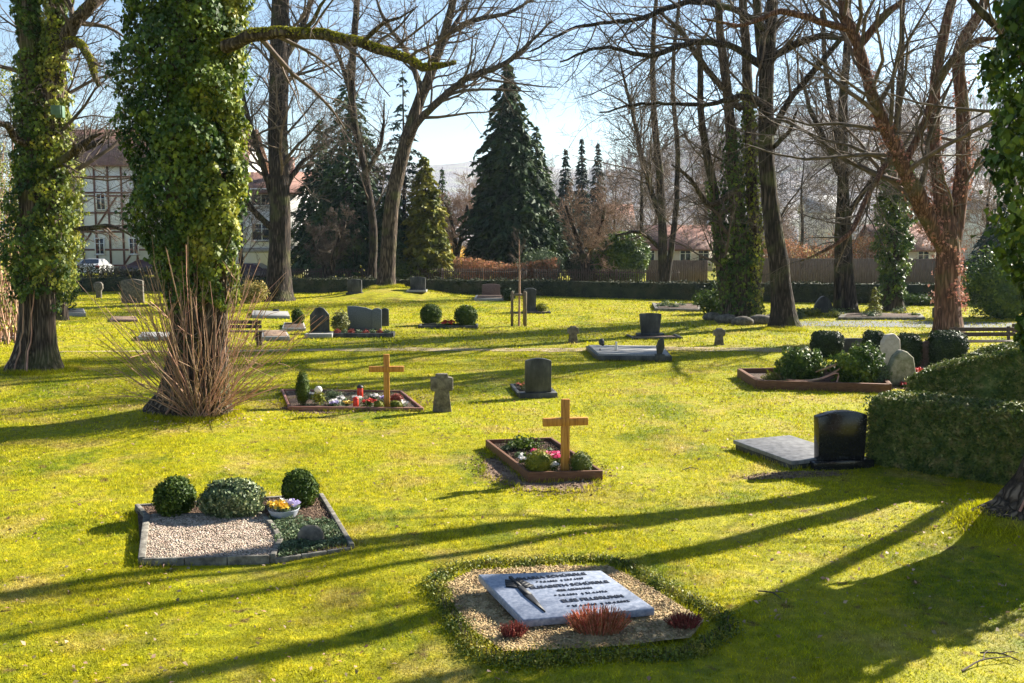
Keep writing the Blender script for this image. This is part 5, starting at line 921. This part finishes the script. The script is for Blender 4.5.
# ================================================================ GRAVES, MIDDLE AND FAR
# planted plot at the right with driftwood
P = [G(757, 389), G(889, 393), G(875, 374), G(739, 377)]; o = P[0]; root = thing('grave_border', o, 'dark wooden kerb around the bushy grave left of the field-stone graves', 'grave border'); kerb_run(root, [p - o for p in P] + [P[0] - o], .10, .20, FRAMEW); excl(P); bed('soil_bed', sub(P, 4), .10, SOIL)
bush('evergreen_bush', 'bright green bushy evergreen at the left of the driftwood grave', 'bush', G(800, 384), (.52, .42, .46), IVY, 4200, .075, 101, .30, zc=.36, core=.7); bush('evergreen_bush', 'bright green bushy evergreen at the right of the driftwood grave', 'bush', G(856, 387), (.58, .42, .52), IVY, 4800, .075, 102, .34, zc=.38, core=.7)
bush('evergreen_bush', 'small pale leafy shrub at the right end of the driftwood grave', 'bush', G(880, 388), (.2, .2, .28), SAGE, 900, .055, 103, .3, zc=.26, core=.4); bush('evergreen_bush', 'little yellow-green shrub at the left end of the driftwood grave', 'bush', G(772, 384), (.24, .2, .17), BOXY, 700, .045, 104, .35, zc=.14, core=.4)
b = G(828, 386); root = thing('driftwood_root', b, 'pale twisted driftwood root lying over a brown stone between two bushes', 'root'); lp = lambda u, v, dz: G(u, v) - b + [0, 0, dz]
MB().tubes([resample([lp(786, 389, .22), lp(800, 389, .18), lp(818, 389, .22), lp(834, 388, .36), lp(845, 388, .52)], [.012, .02, .026, .022, .012], .08), resample([lp(822, 389, .24), lp(838, 389, .34), lp(836, 389, .1)], [.02, .016, .012], .08), resample([lp(815, 388, .36), lp(832, 388, .50), lp(845, 387, .62)], [.012, .025, .014], .08)], 8, .12).build('root', TWIGP, root, True)
b = G(829, 385); root = thing('field_stone', b, 'brown pointed stone under the driftwood between two bushes', 'stone'); MB().blob((0, .05, .16), (.22, .16, .30), .16, 1.8, 6, 22, flat=0).build('stone', REDST, root, True)
# two rough stones
b = G(901, 386); root = thing('gravestone', b, 'mossy green-grey rough gravestone with pointed top', 'gravestone', rz=.15); hh = 37 / pm(b[1]); MB().prism([(-.30, 0), (.28, 0), (.32, .28), (.24, hh * .78), (.08, hh * .94), (-.06, hh), (-.22, hh * .82), (-.33, hh * .5)], -.1, .12).build('stone', MOSSST, root, bevel=.045)
b = G(889, 372); root = thing('gravestone', b, 'pale sand-coloured rough gravestone with rounded top', 'gravestone', rz=.1); hh = 39 / pm(b[1]); MB().prism([(-.20, 0), (.24, 0), (.26, hh * .5), (.23, hh * .85), (.08, hh), (-.12, hh * .96), (-.22, hh * .8), (-.25, hh * .4)], -.08, .1).build('stone', SANDST, root, bevel=.04)
b = G(912, 386); root = thing('flower_box', b, 'small dark flower box right of the mossy gravestone', 'flower box'); MB().box((.06, -.05, .07), (.34, .16, .14)).build('box_body', DARKST, root, bevel=.01); MB().box((.06, -.05, .141), (.28, .11, .01)).build('soil', SOIL, root)
flower('red_flowers', 'red flowers leaning against the mossy gravestone', G(917, 382), REDF, 16, .30, .11, .06, 110); flower('red_flowers', 'low red blooms at the foot of the mossy gravestone', G(903, 387.5), REDF, 8, .10, .09, .05, 111)
patch('bare_earth', G(925, 388), 1.1, .35, EARTH, 12, .012, 0)
def dome(label, u, v, w, h, d, mat, seed, group=None, lump=.05):
    b = G(u, v); return bush('clipped_bush', label, 'bush', b, (w / 2, d / 2, h), mat, int(5200 * max(.5, w * h)), .05, seed, lump, group, zc=h * .42, core=.93)
def yew(label, u0, u1, v, vt, seed, dep=.8):
    b = G((u0 + u1) / 2, v); s = pm(b[1]); w, h = (u1 - u0) / s, (v - vt) / s; rng = np.random.RandomState(seed); root = thing('clipped_bush', b, label, 'bush'); n = int(5500 * w * h) + 1500; D = rng.normal(size=(n, 3)); D = D / (np.abs(D) ** 4).sum(1)[:, None] ** .25
    q = rng.uniform(.9, 1.03, n) * (1 + .05 * vn(D, 3, seed)); P = D * q[:, None] * np.array([w / 2, dep / 2, h / 2]) + [0, 0, h / 2]; P[:, 2] = np.maximum(P[:, 2], .01); m = MB(); m.leaves(P, D, .05, rng, .6, .8)
    th = np.linspace(0, np.pi, 13)[:, None]; ph = (np.arange(22) * 2 * np.pi / 22)[None]; E = np.stack([np.sin(th) * np.cos(ph), np.sin(th) * np.sin(ph), np.cos(th) * np.ones_like(ph)], -1).reshape(-1, 3); E = E / (np.abs(E) ** 4).sum(1)[:, None] ** .25
    m.add(E * np.array([w / 2, dep / 2, h / 2]) * .9 + [0, 0, h / 2], np.array([[i * 22 + j, (i + 1) * 22 + j, (i + 1) * 22 + (j + 1) % 22, i * 22 + (j + 1) % 22] for i in range(12) for j in range(22)])); m.build('foliage', mat_y, root); MB().tubes([(np.array([[0, 0, -.03], [0, 0, h * .5]]), np.array([.04, .03]))], 6).build('stem', BARK, root); return root
mat_y = pmat('yew_leaf', [(.012, .028, .008), (.03, .055, .012)], 4, 3, .6, 0, island=.5, transl=.1, world=True)
yew('squared dark clipped yew right of the pointed mossy gravestone', 929, 963, 370, 331, 121, 1.0); yew('narrow dark clipped yew behind the mossy gravestone', 896, 918, 368, 334, 122); yew('dark clipped yew left of the pale rough gravestone', 864, 882, 362, 331, 123); yew('low dark clipped yew above the bright left bush', 812, 841, 357, 331, 124)
headstone('dark reddish gravestone wedged between two clipped yews', 926, 369, 20, 28, None, REDST, .12, .05, plinth=(1.1, .08)); headstone('low dark wide gravestone behind the driftwood grave', 853, 352, 34, 14, None, DARKST, .12, .05, plinth=(1.1, .05))
bush('low_shrub', 'pale dry shrub with buff leaves right of the squared yew', 'plant', G(972, 373), (.42, .35, .26), pmat('buff_leaf', [(.15, .13, .05), (.36, .28, .14)], 6, 3, .7, 0, island=.5, transl=.2), 1800, .06, 125, .35, stem=False, zc=.16, core=.4)
patch('bare_earth', G(1005, 366), 1.5, 1.2, EARTH, 14, .012, 0)
# flat grave with stone bird and figure
o = G(625, 361); Q = [G(597, 361), G(672, 362), G(664, 352), G(586, 351)]; root = thing('grave_slab', o, 'low pale flat grave slab with dark front beside the sandy footpath', 'grave slab'); Qa = np.array([[q[0], q[1], -.02] for q in Q]); MB().hexa(Qa - o, Qa - o + [0, 0, .17]).build('foundation', DARKST, root, bevel=.01); Qb = Qa.mean(0) + (Qa - Qa.mean(0)) * .94; MB().hexa(Qb - o + [0, 0, .151], Qb - o + [0, 0, .21]).build('slab', GRANP, root, bevel=.006); excl(Qa)
b = G(660, 362); root = thing('stone_sculpture', b + [0, .1, .0], 'dark upright leaf-shaped sculpture on a small block at the right end of the flat grave', 'sculpture'); MB().box((0, 0, .1), (.26, .2, .22)).build('block', DARKST, root, bevel=.015); MB().prism([(-.07, .2), (.06, .2), (.13, .38), (.12, .55), (.08, .66), (-.04, .58), (-.10, .42)], -.04, .04).build('leaf_form', DARKST, root, bevel=.02)
b = G(600, 357); root = thing('stone_bird', b + [0, 0, .19], 'small dark bird figure on the left end of the flat grave', 'figurine'); MB().blob((0, 0, .13), (.08, .10, .12), .05, 2, 3, 16).blob((.02, -.05, .26), (.05, .05, .05), .03, 2, 4, 12).build('body', DARKST, root, True); MB().lathe([(.025, 0), (.002, .07)], 8).build('beak', DARKST, root); q = root.children[-1]; q.rotation_euler = (R_(90), 0, 0); q.location = (.02, -.09, .26)
b = G(616, 357); root = thing('vase', b + [0, 0, .19], 'small white vase standing on the flat grave', 'vase'); MB().lathe([(.035, 0), (.05, .04), (.04, .12), (.02, .18), (.035, .24)], 14).build('body', WHITEF, root, True)
crs = headstone('small squat stone cross left of the wide gravestone by the path', 573, 343, 11.5, 17, crossstone, WEATH, .12, .15, plinth=None, name='stone_cross', bevel=.02, group=None)
headstone('small squat stone cross right of the wide gravestone by the path', 719, 345, 11.5, 17, crossstone, WEATH, .12, .1, plinth=None, name='stone_cross', bevel=.02)
headstone('dark gravestone widening to its top on a broad low kerb', 650, 336, 22, 23, lambda w, h: [(-w / 2 * .82, 0), (w / 2 * .82, 0)] + arch(w, h, .03)[2:], DARKST, .14, .08, plinth=(1.25, .10), kerb=(1.6, 1.0, -1), kmat=DARKST)
# young tree held by stakes
b = G(519, 326); root = thing('young_tree', b, 'thin young tree tied between three stakes', 'tree'); H = (326 - 240) / pm(b[1]); rs = np.random.RandomState(6); MB().tubes([resample([[0, 0, 0], [.02, 0, H * .5], [0, 0, H]], [.045, .035, .012], .3)], 8).build('trunk', TWIGP, root, True)
out = {0: [], 1: [], 2: [], 3: []}; z_ = np.linspace(0, H, 9); spawn(np.stack([0 * z_, 0 * z_, z_], 1), np.linspace(.04, .015, 9), 2.0, 1, 3, out, rs, (0, 14, 3), .12, .12, .007, .55, (25, 50), (.3, .5)); MB().tubes(out[2], 4).tubes(out[3], 3).build('crown', TWIG, root)
for k, (dx, dy) in enumerate(((-.26, 0), (.20, .25), (.24, -.22))):
    p = b + [dx, dy, 0]; t = tag(MB().lathe([(.05, -.05), (.05, 1.27), (.04, 1.30)], 10).build('tree_stake', STAKE, loc=(0, 0, 0)), ('left', 'rear', 'front right')[k] + ' wooden stake beside the thin young tree', 'stake', 'stakes around the young tree'); t.location = p
mb = MB(); mb.beam((-.26, 0, 1.18), (.20, .25, 1.18), .03, .07).beam((.20, .25, 1.18), (.24, -.22, 1.18), .03, .07).beam((.24, -.22, 1.181), (-.26, 0, 1.181), .03, .07); t = tag(mb.build('stake_brace', STAKE), 'wooden slats joining the tops of the tree stakes', 'brace'); t.location = b
# left middle group
headstone('dark gravestone with a gabled round top on a white base, left of the pale bush', 320, 333, 19, 26, lambda w, h: [(-w / 2, 0), (w / 2, 0), (w / 2, h * .68), (w * .38, h * .80), (w * .22, h * .95), (0, h), (-w * .22, h * .95), (-w * .38, h * .80), (-w / 2, h * .68)], DARKST, .16, .1, plinth=(1.15, .06))
b = G(319, 338); root = thing('grave_slab', b, 'white low slab in front of the gabled dark gravestone', 'grave slab', rz=.05); MB().box((0, 0, .07), (.9, .34, .16)).build('slab', GRANP, root, bevel=.01); excl([b + [-.45, -.2, 0], b + [.45, -.2, 0], b + [.45, .2, 0], b + [-.45, .2, 0]])
headstone('wide blue-grey gravestone sloping down to the right behind a planted kerb', 361, 331, 26, 25, lambda w, h: [(-w / 2, 0), (w / 2, 0), (w / 2, h * .80), (w * .2, h * .93), (-w * .2, h), (-w * .5, h)], SLATE, .14, .08, plinth=(1.15, .10), pmatl=DARKST)
headstone('narrow pale blue-grey gravestone right of the wide sloping one', 377, 331, 9.5, 23, None, SLATE, .12, .08, plinth=None); headstone('narrow dark gravestone at the right end of the planted kerb', 385, 326, 8, 18, None, DARKST, .12, .08, plinth=None)
b = G(358, 337); root = thing('grave_border', b, 'dark kerb with small plants before the wide blue-grey gravestone', 'grave border'); kerb_run(root, [np.array([-.95, -.12, 0]), np.array([1.15, -.12, 0]), np.array([1.15, .5, 0]), np.array([-.95, .5, 0]), np.array([-.95, -.12, 0])], .1, .14, DARKST)
for k, x in enumerate(np.linspace(-.7, .95, 8)): bush('bedding_plant', 'small grey-green plant in the kerb before the wide blue-grey gravestone', 'plant', b + [x, .12, .02], (.12, .12, .14), SAGE if k % 2 else HEATHD, 200, .06, 140 + k, .3, stem=False, zc=.1, core=.4, group='row of plants before the wide blue-grey gravestone')
bush('low_shrub', 'pale yellow-green leafy shrub between the gabled stone and the wide one', 'bush', G(340, 333), (.34, .3, .42), pmat('pale_bush_leaf', [(.10, .12, .03), (.26, .26, .10)], 6, 3, .6, 0, island=.6, transl=.2), 2600, .07, 150, .3, zc=.38, core=.4)
bush('low_shrub', 'small dark pointed bush left of the gabled gravestone', 'bush', G(298, 326), (.24, .22, .33), BOXL, 1500, .06, 151, .15, zc=.32)
def flat(label, Qp, h, mat, top=None): Q = np.array([G(*q) for q in Qp]); o = Q.mean(0); root = thing('grave_slab', o, label, 'grave slab'); Q[:, 2] = -.02; MB().hexa(Q - o, Q - o + [0, 0, h]).build('kerb', mat, root, bevel=.01); E = Q.mean(0) + (Q - Q.mean(0)) * .86; MB().hexa(E - o + [0, 0, h * .5], E - o + [0, 0, h + .01]).build('bed', top or SOIL, root, bevel=.006); excl(Q); return root
flat('flat pale grave slab beyond the bench, upper of two on the left', [(252, 318), (290, 319), (288, 314), (252, 313)], .14, GRANP, GRANP); flat('dark kerbed grave left of the gabled gravestone', [(282, 331), (306, 331), (304, 325), (284, 325)], .12, GRANP, SOIL)
flat('low pale kerbed grave right of the bench', [(262, 341), (290, 341), (286, 334), (262, 334)], .16, GRANP, EARTH); flat('pale kerbed grave seen through the bare shoots', [(138, 341), (180, 341), (180, 336), (142, 336)], .16, GRANP, GRANP)
flat('small pale stone slab by the second ivy trunk', [(66, 316), (86, 317), (84, 312), (68, 312)], .18, GRANP, DARKST); flat('reddish flat grave behind the bare shoots', [(110, 322), (138, 322), (136, 318), (112, 318)], .10, REDST, EARTH); flat('pale low kerb at the far left edge', [(-20, 342), (20, 340), (18, 336), (-20, 336)], .14, GRANP, SOIL)
headstone('small dark stone vase-shaped marker beyond the upper flat slab', 276, 314, 6, 5, None, DARKST, .1, 0, plinth=None)
headstone('dark rounded marker stone on the lawn left of the huge ivy tree', 99, 298, 9, 16, lambda w, h: [(-w * .3, 0), (w * .3, 0), (w * .3, h * .45), (w / 2, h * .6), (w / 2, h * .85), (w * .3, h), (-w * .3, h), (-w / 2, h * .85), (-w / 2, h * .6), (-w * .3, h * .45)], WEATH, .2, 0, plinth=None, bevel=.04)
headstone('dark broad gravestone half behind the bare shoots', 133, 303, 22, 24, None, WEATH, .2, 0, plinth=None, bevel=.03); bush('dry_shrub', 'golden dry shrub left of the stout bare tree', 'bush', G(254, 303), (.75, .5, .62), pmat('golden_leaf', [(.20, .17, .03), (.42, .34, .09)], 4, 3, .7, 0, island=.5, transl=.2), 2600, .09, 160, .3, zc=.5, core=.5)
headstone('dark arched gravestone against the far hedge left of the leaning tree', 355, 298, 14, 15, None, DARKST, .2, 0); headstone('blue-grey arched gravestone right of the grassy mound', 418, 297, 15, 14, None, DARKST, .2, 0, kerb=(1.0, .8, -1), kmat=GRANP)
headstone('low reddish gravestone behind a white kerb against the far hedge', 491, 297, 18, 13, None, REDST, .2, 0); flat('white kerb before the low reddish gravestone', [(474, 301), (507, 301), (505, 297.5), (476, 297.5)], .16, GRANP, SOIL)
headstone('tall dark gravestone behind the staked young tree', 530, 312, 12, 24, None, DARKST, .2, 0, kerb=(1.7, .8, -1)); bush('clipped_bush', 'small dark bush left of the tall dark gravestone', 'bush', G(509, 301), (.32, .3, .36), mat_y, 900, .09, 161, .1, zc=.3)
bush('low_shrub', 'green plant at the right foot of the tall dark gravestone', 'plant', G(541, 312), (.3, .25, .25), BOXY, 700, .08, 162, .3, stem=False, zc=.16, core=.4)
gl = 'pair of round box balls on the far kerbed grave'
bush('box_ball', 'left one of the pair of big round box balls', 'bush', G(431, 325), (.41, .40, .40), BOXL, 3600, .06, 163, .04, gl, zc=.40); bush('box_ball', 'right one of the pair of big round box balls, slightly squarer', 'bush', G(466, 327), (.43, .42, .41), BOXL, 3600, .06, 164, .04, gl, zc=.41)
b = G(448, 328); root = thing('grave_border', b, 'dark low kerb under the pair of round box balls', 'grave border'); kerb_run(root, [np.array([-1.05, -.1, 0]), np.array([1.05, -.1, 0]), np.array([1.05, .7, 0]), np.array([-1.05, .7, 0]), np.array([-1.05, -.1, 0])], .08, .10, DARKST)
flower('red_flowers', 'red flowers between the two round box balls', b + [0, .25, 0], REDF, 20, .25, .22, .08, 165)
# far right graves
headstone('dark half-round gravestone far behind the wavy-footed tree', 823, 313, 18, 17, lambda w, h: arch(w, h, h * .6), DARKST, .2, 0, plinth=None); headstone('dark gravestone beside the foot of the red-barked tree', 938, 318, 11, 11, None, DARKST, .15, 0, plinth=None)
flat('long grey kerbed grave bed under the right-hand trees', [(838, 320), (925, 320), (920, 315.5), (842, 315.5)], .13, KERB, SOIL); flat('grey kerbed grave at the foot of the ivy clump, right', [(655, 311), (702, 312), (700, 306), (652, 305)], .14, KERB, SOIL)
rs = np.random.RandomState(30)
for k, (u, v) in enumerate(((725, 323), (742, 325), (760, 324), (774, 322), (713, 320))): b = G(u, v); root = thing('field_stone', b, 'grey boulder at the foot of the ivy clump', 'stone', 'boulders at the foot of the ivy clump'); MB().blob((0, 0, .12), (rs.uniform(.3, .5), .25, rs.uniform(.18, .3)), .15, 1.5, 40 + k, 18, flat=-.02).build('stone', WEATH, root, True)
for k in range(26):
    u = rs.uniform(655, 705) if k < 9 else rs.uniform(795, 925); v = rs.uniform(306, 311) if k < 9 else rs.uniform(313, 319); m_ = (SAGE, BOXL, WHITEF, BOXY)[k % 4]
    bush('bedding_plant', 'small low plant on the far graves under the right-hand trees', 'plant', G(u, v), (rs.uniform(.2, .45), .2, rs.uniform(.12, .28)), m_ if m_ is not WHITEF else SAGE, 260, .08, 170 + k, .3, stem=False, zc=.1, core=.4, group='low plants on the far graves under the right-hand trees')
conifer('cypress_tree', 'little pale green conifer left of the ivy column', G(874, 316), 1.3, .42, BOXY, 16, 10, 16, .14, 36, .2, bare=.02, trunk_r=.03, skirt=.3)
bush('evergreen_bush', 'dark leafy bush left of the ivy clump foot', 'bush', G(712, 314), (.75, .6, .55), BOXL, 2200, .12, 171, .35, zc=.5, core=.4)
# benches
def bench(label, b, rz, L=1.6, back=True, name='garden_bench'):
    root = thing(name, b, label, 'bench', rz=rz)
    for y in (-.17, -.04, .09): MB().box((0, y, .45), (L, .11, .04)).build('seat_slat', BENCHW, root, bevel=.005)
    if back:
        for z in (.62, .76): MB().box((0, .19 + (z - .6) * .2, z), (L, .035, .11)).build('back_slat', BENCHW, root, bevel=.005)
    for x in (-L * .4, L * .4):
        MB().box((x, -.16, .215), (.08, .07, .43)).build('leg', BENCHW, root, bevel=.005); MB().beam((x, .13, 0), (x, .24, .84 if back else .43), .07, .07).build('leg', BENCHW, root, bevel=.005)
bench('dark slatted bench partly behind the bare shoots', G(240, 346), math.pi - .05, 1.5); bench('long dark low bench at the right behind the buff shrub', G(985, 357), .05, 1.9, True); bench('dark low bench cut by the right edge of the picture', G(1046, 352), .1, 1.9, True)
# ================================================================ GRASS
def grass(name, y0, y1, dens, h, w, seed, xr=.56):
    rng = np.random.RandomState(seed); A = xr * (y1 ** 2 - y0 ** 2) + 1.0 * (y1 - y0); n = int(A * dens); yy = np.sqrt(rng.uniform(y0 ** 2, y1 ** 2, n)); xx = rng.uniform(-1, 1, n) * (xr * yy + .5); P = np.stack([xx, yy, 0 * xx], 1)
    cl = vn(P, 1.2, 3) * .5 + vn(P, 6, 4) * .5; keep = rng.rand(n) < np.clip(.75 + .4 * cl, .25, 1)
    for poly in EXCL: keep &= ~inside(P, poly)
    P, cl = P[keep], cl[keep]; n = len(P); P[:, 2] = gz(P[:, 0], P[:, 1]) - .003; a = rng.uniform(0, 6.283, n); hh = h * rng.uniform(.45, 1.25, n) * (1 + .35 * cl); lean = rng.normal(0, .55, (n, 2)) * hh[:, None]
    B = np.stack([np.cos(a), np.sin(a), 0 * a], 1) * (w * rng.uniform(.6, 1.2, n))[:, None]; Tp = P + np.stack([lean[:, 0], lean[:, 1], hh], 1); V = np.stack([P - B, P + B, Tp], 1).reshape(-1, 3)
    return tag(MB().add(V, np.arange(3 * n).reshape(n, 3)).build(name, M_blade), kind='stuff')
grass('grass', 7.2, 11, 4200, .030, .0042, 1); grass('grass', 11, 17, 2000, .034, .006, 2); grass('grass', 17, 30, 560, .042, .011, 3); grass('grass', 30, 62, 110, .06, .024, 4)
rg = np.random.RandomState(41); TP = []
for poly in EXCL:
    c = poly.mean(0)
    if c[1] > 34: continue
    for i in range(len(poly)):
        a, b = poly[i], poly[(i + 1) % len(poly)]; L = np.linalg.norm(b - a); m = int(L * 170); e = a + (b - a) * rg.rand(m, 1); o_ = unit(np.array([(b - a)[1], -(b - a)[0], 0]))[:2]; o_ = o_ if np.dot(o_, (a + b) / 2 - c) > 0 else -o_; TP.append(e + o_ * abs(rg.normal(.03, .035, (m, 1))))
TP = np.vstack(TP); TP = TP[vn(np.c_[TP, 0 * TP[:, 0]], 3.0, 6) > -.4]; m = len(TP); TP = np.c_[TP, gz(TP[:, 0], TP[:, 1])]; b_ = rg.uniform(0, 6.28, m); hh = .075 * rg.uniform(.4, 1.2, m); Bv = np.stack([np.cos(b_), np.sin(b_), 0 * b_], 1) * .005
tag(MB().add(np.stack([TP - Bv, TP + Bv, TP + np.stack([rg.normal(0, .5, m) * hh, rg.normal(0, .5, m) * hh, hh], 1)], 1).reshape(-1, 3), np.arange(3 * m).reshape(m, 3)).build('grass_tufts', M_blade), kind='stuff')
# tufts round trunk feet and unmown edges
def tufts(c, r, n, h, seed, sx=1.0):
    rng = np.random.RandomState(seed); a = rng.uniform(0, 6.28, n); q = r * (1 + rng.normal(0, .16, n)); P = np.stack([c[0] + np.cos(a) * q * sx, c[1] + np.sin(a) * q, 0 * a], 1); P[:, 2] = gz(P[:, 0], P[:, 1]); b = rng.uniform(0, 6.28, n); hh = h * rng.uniform(.5, 1.2, n); B = np.stack([np.cos(b), np.sin(b), 0 * b], 1) * .006
    V = np.stack([P - B, P + B, P + np.stack([rng.normal(0, .5, n) * hh, rng.normal(0, .5, n) * hh, hh], 1)], 1).reshape(-1, 3); tag(MB().add(V, np.arange(3 * n).reshape(n, 3)).build('grass_tufts', M_blade), kind='stuff')
tufts(G(42, 371), .72, 5000, .12, 5); tufts(G(197, 416), .7, 4000, .09, 6); tufts((6.0, 11.1), .75, 4000, .07, 7); tufts(G(784, 330), .6, 2500, .12, 8); tufts(G(386, 296), .8, 2500, .16, 9)
rng = np.random.RandomState(17); n = 6500; yy = np.sqrt(rng.uniform(7 ** 2, 26 ** 2, n)); P = np.stack([rng.uniform(-1, 1, n) * yy * .56, yy, 0 * yy], 1); k = rng.rand(n) < .25 + .75 * (vn(P, .5, 8) > .25)
for poly in EXCL[:1]: k &= ~inside(P, poly)
P = P[k]; near = rng.normal(0, 1, (420, 2)) * [1.3, .8] + [6.3, 11.2]; near2 = rng.normal(0, 1, (260, 2)) * [.6, .5] + G(215, 420)[:2]; Q = np.vstack([near, near2]); P = np.vstack([P, np.c_[Q, 0 * Q[:, 0]]]); P[:, 2] = gz(P[:, 0], P[:, 1]) + .022
tag(MB().leaves(P, np.tile([0, 0, 1.0], (len(P), 1)), .045, rng, .65, .45, fold=.12).build('fallen_leaves', LEAFB), kind='stuff')
for k, (u, v, L, a) in enumerate(((985, 668, .55, .5), (1000, 660, .3, -.6), (770, 598, .28, -.9), (690, 470, .25, .3))):
    b = G(u, v) + [0, 0, .02]; b[2] += float(gz(b[0], b[1])); t = thing('fallen_twig', b, ('forked fallen twig at the lower right corner of the lawn', 'thin fallen twig above the forked one', 'small dark fallen twig right of the low box ring', 'short fallen twig on the lawn right of the middle cross')[k], 'twig', rz=a); p1 = resample([[-L / 2, 0, 0], [0, .03, .02], [L / 2, -.02, .01]], [.008, .007, .004], .06); MB().tubes([p1, resample([[0, .02, .02], [L * .25, .1, .03], [L * .4, .12, .02]], [.005, .004, .003], .06)], 5).build('twig', TWIG, t)
# ================================================================ AIR
if HAZE > 0:
    m = bpy.data.materials.new('haze_air'); m.use_nodes = True; nt = m.node_tree; nt.nodes.remove(nt.nodes['Principled BSDF']); pv = nt.nodes.new('ShaderNodeVolumePrincipled'); pv.inputs['Density'].default_value = HAZE; pv.inputs['Color'].default_value = (.68, .82, 1, 1); pv.inputs['Anisotropy'].default_value = .2
    nt.links.new(pv.outputs[0], nt.nodes['Material Output'].inputs['Volume']); tag(MB().box((0, 820, 61), (5200, 1900, 132)).build('haze', m), kind='stuff')
# ================================================================ LIGHT AND CAMERA
w = bpy.data.worlds.new('World'); scene.world = w; w.use_nodes = True; nt = w.node_tree; bg = nt.nodes['Background']; sk = nt.nodes.new('ShaderNodeTexSky'); sk.sky_type = 'NISHITA'; sk.sun_disc = False
sk.sun_elevation = SUN_EL; sk.sun_rotation = SUN_AZ; sk.altitude = 200; sk.air_density = 1.0; sk.dust_density = .3; sk.ozone_density = 1.6; nt.links.new(sk.outputs[0], bg.inputs['Color']); bg.inputs['Strength'].default_value = SKY
ld = bpy.data.lights.new('sun', 'SUN'); ld.energy = SUNE; ld.angle = R_(.5); ld.color = (1, .93, .80); lo = bpy.data.objects.new('sun', ld); COL.objects.link(lo); lo.rotation_euler = Vector(SUN).to_track_quat('Z', 'Y').to_euler()
cd = bpy.data.cameras.new('camera'); cd.lens = 36 * FPX / 1024; cd.sensor_width = 36; cd.clip_start = .1; cd.clip_end = 6000; co = bpy.data.objects.new('camera', cd); COL.objects.link(co); co.location = (0, 0, CH); co.rotation_euler = (math.pi / 2 - TH, 0, 0); scene.camera = co
v = scene.view_settings; v.view_transform = 'Standard'; v.look = 'None'; v.gamma = 1; v.exposure = EXPO; v.use_curve_mapping = False
scene.cycles.max_bounces = 6; scene.cycles.diffuse_bounces = 3; scene.cycles.glossy_bounces = 2; scene.cycles.transmission_bounces = 4; scene.cycles.volume_bounces = 0; scene.cycles.use_denoising = True
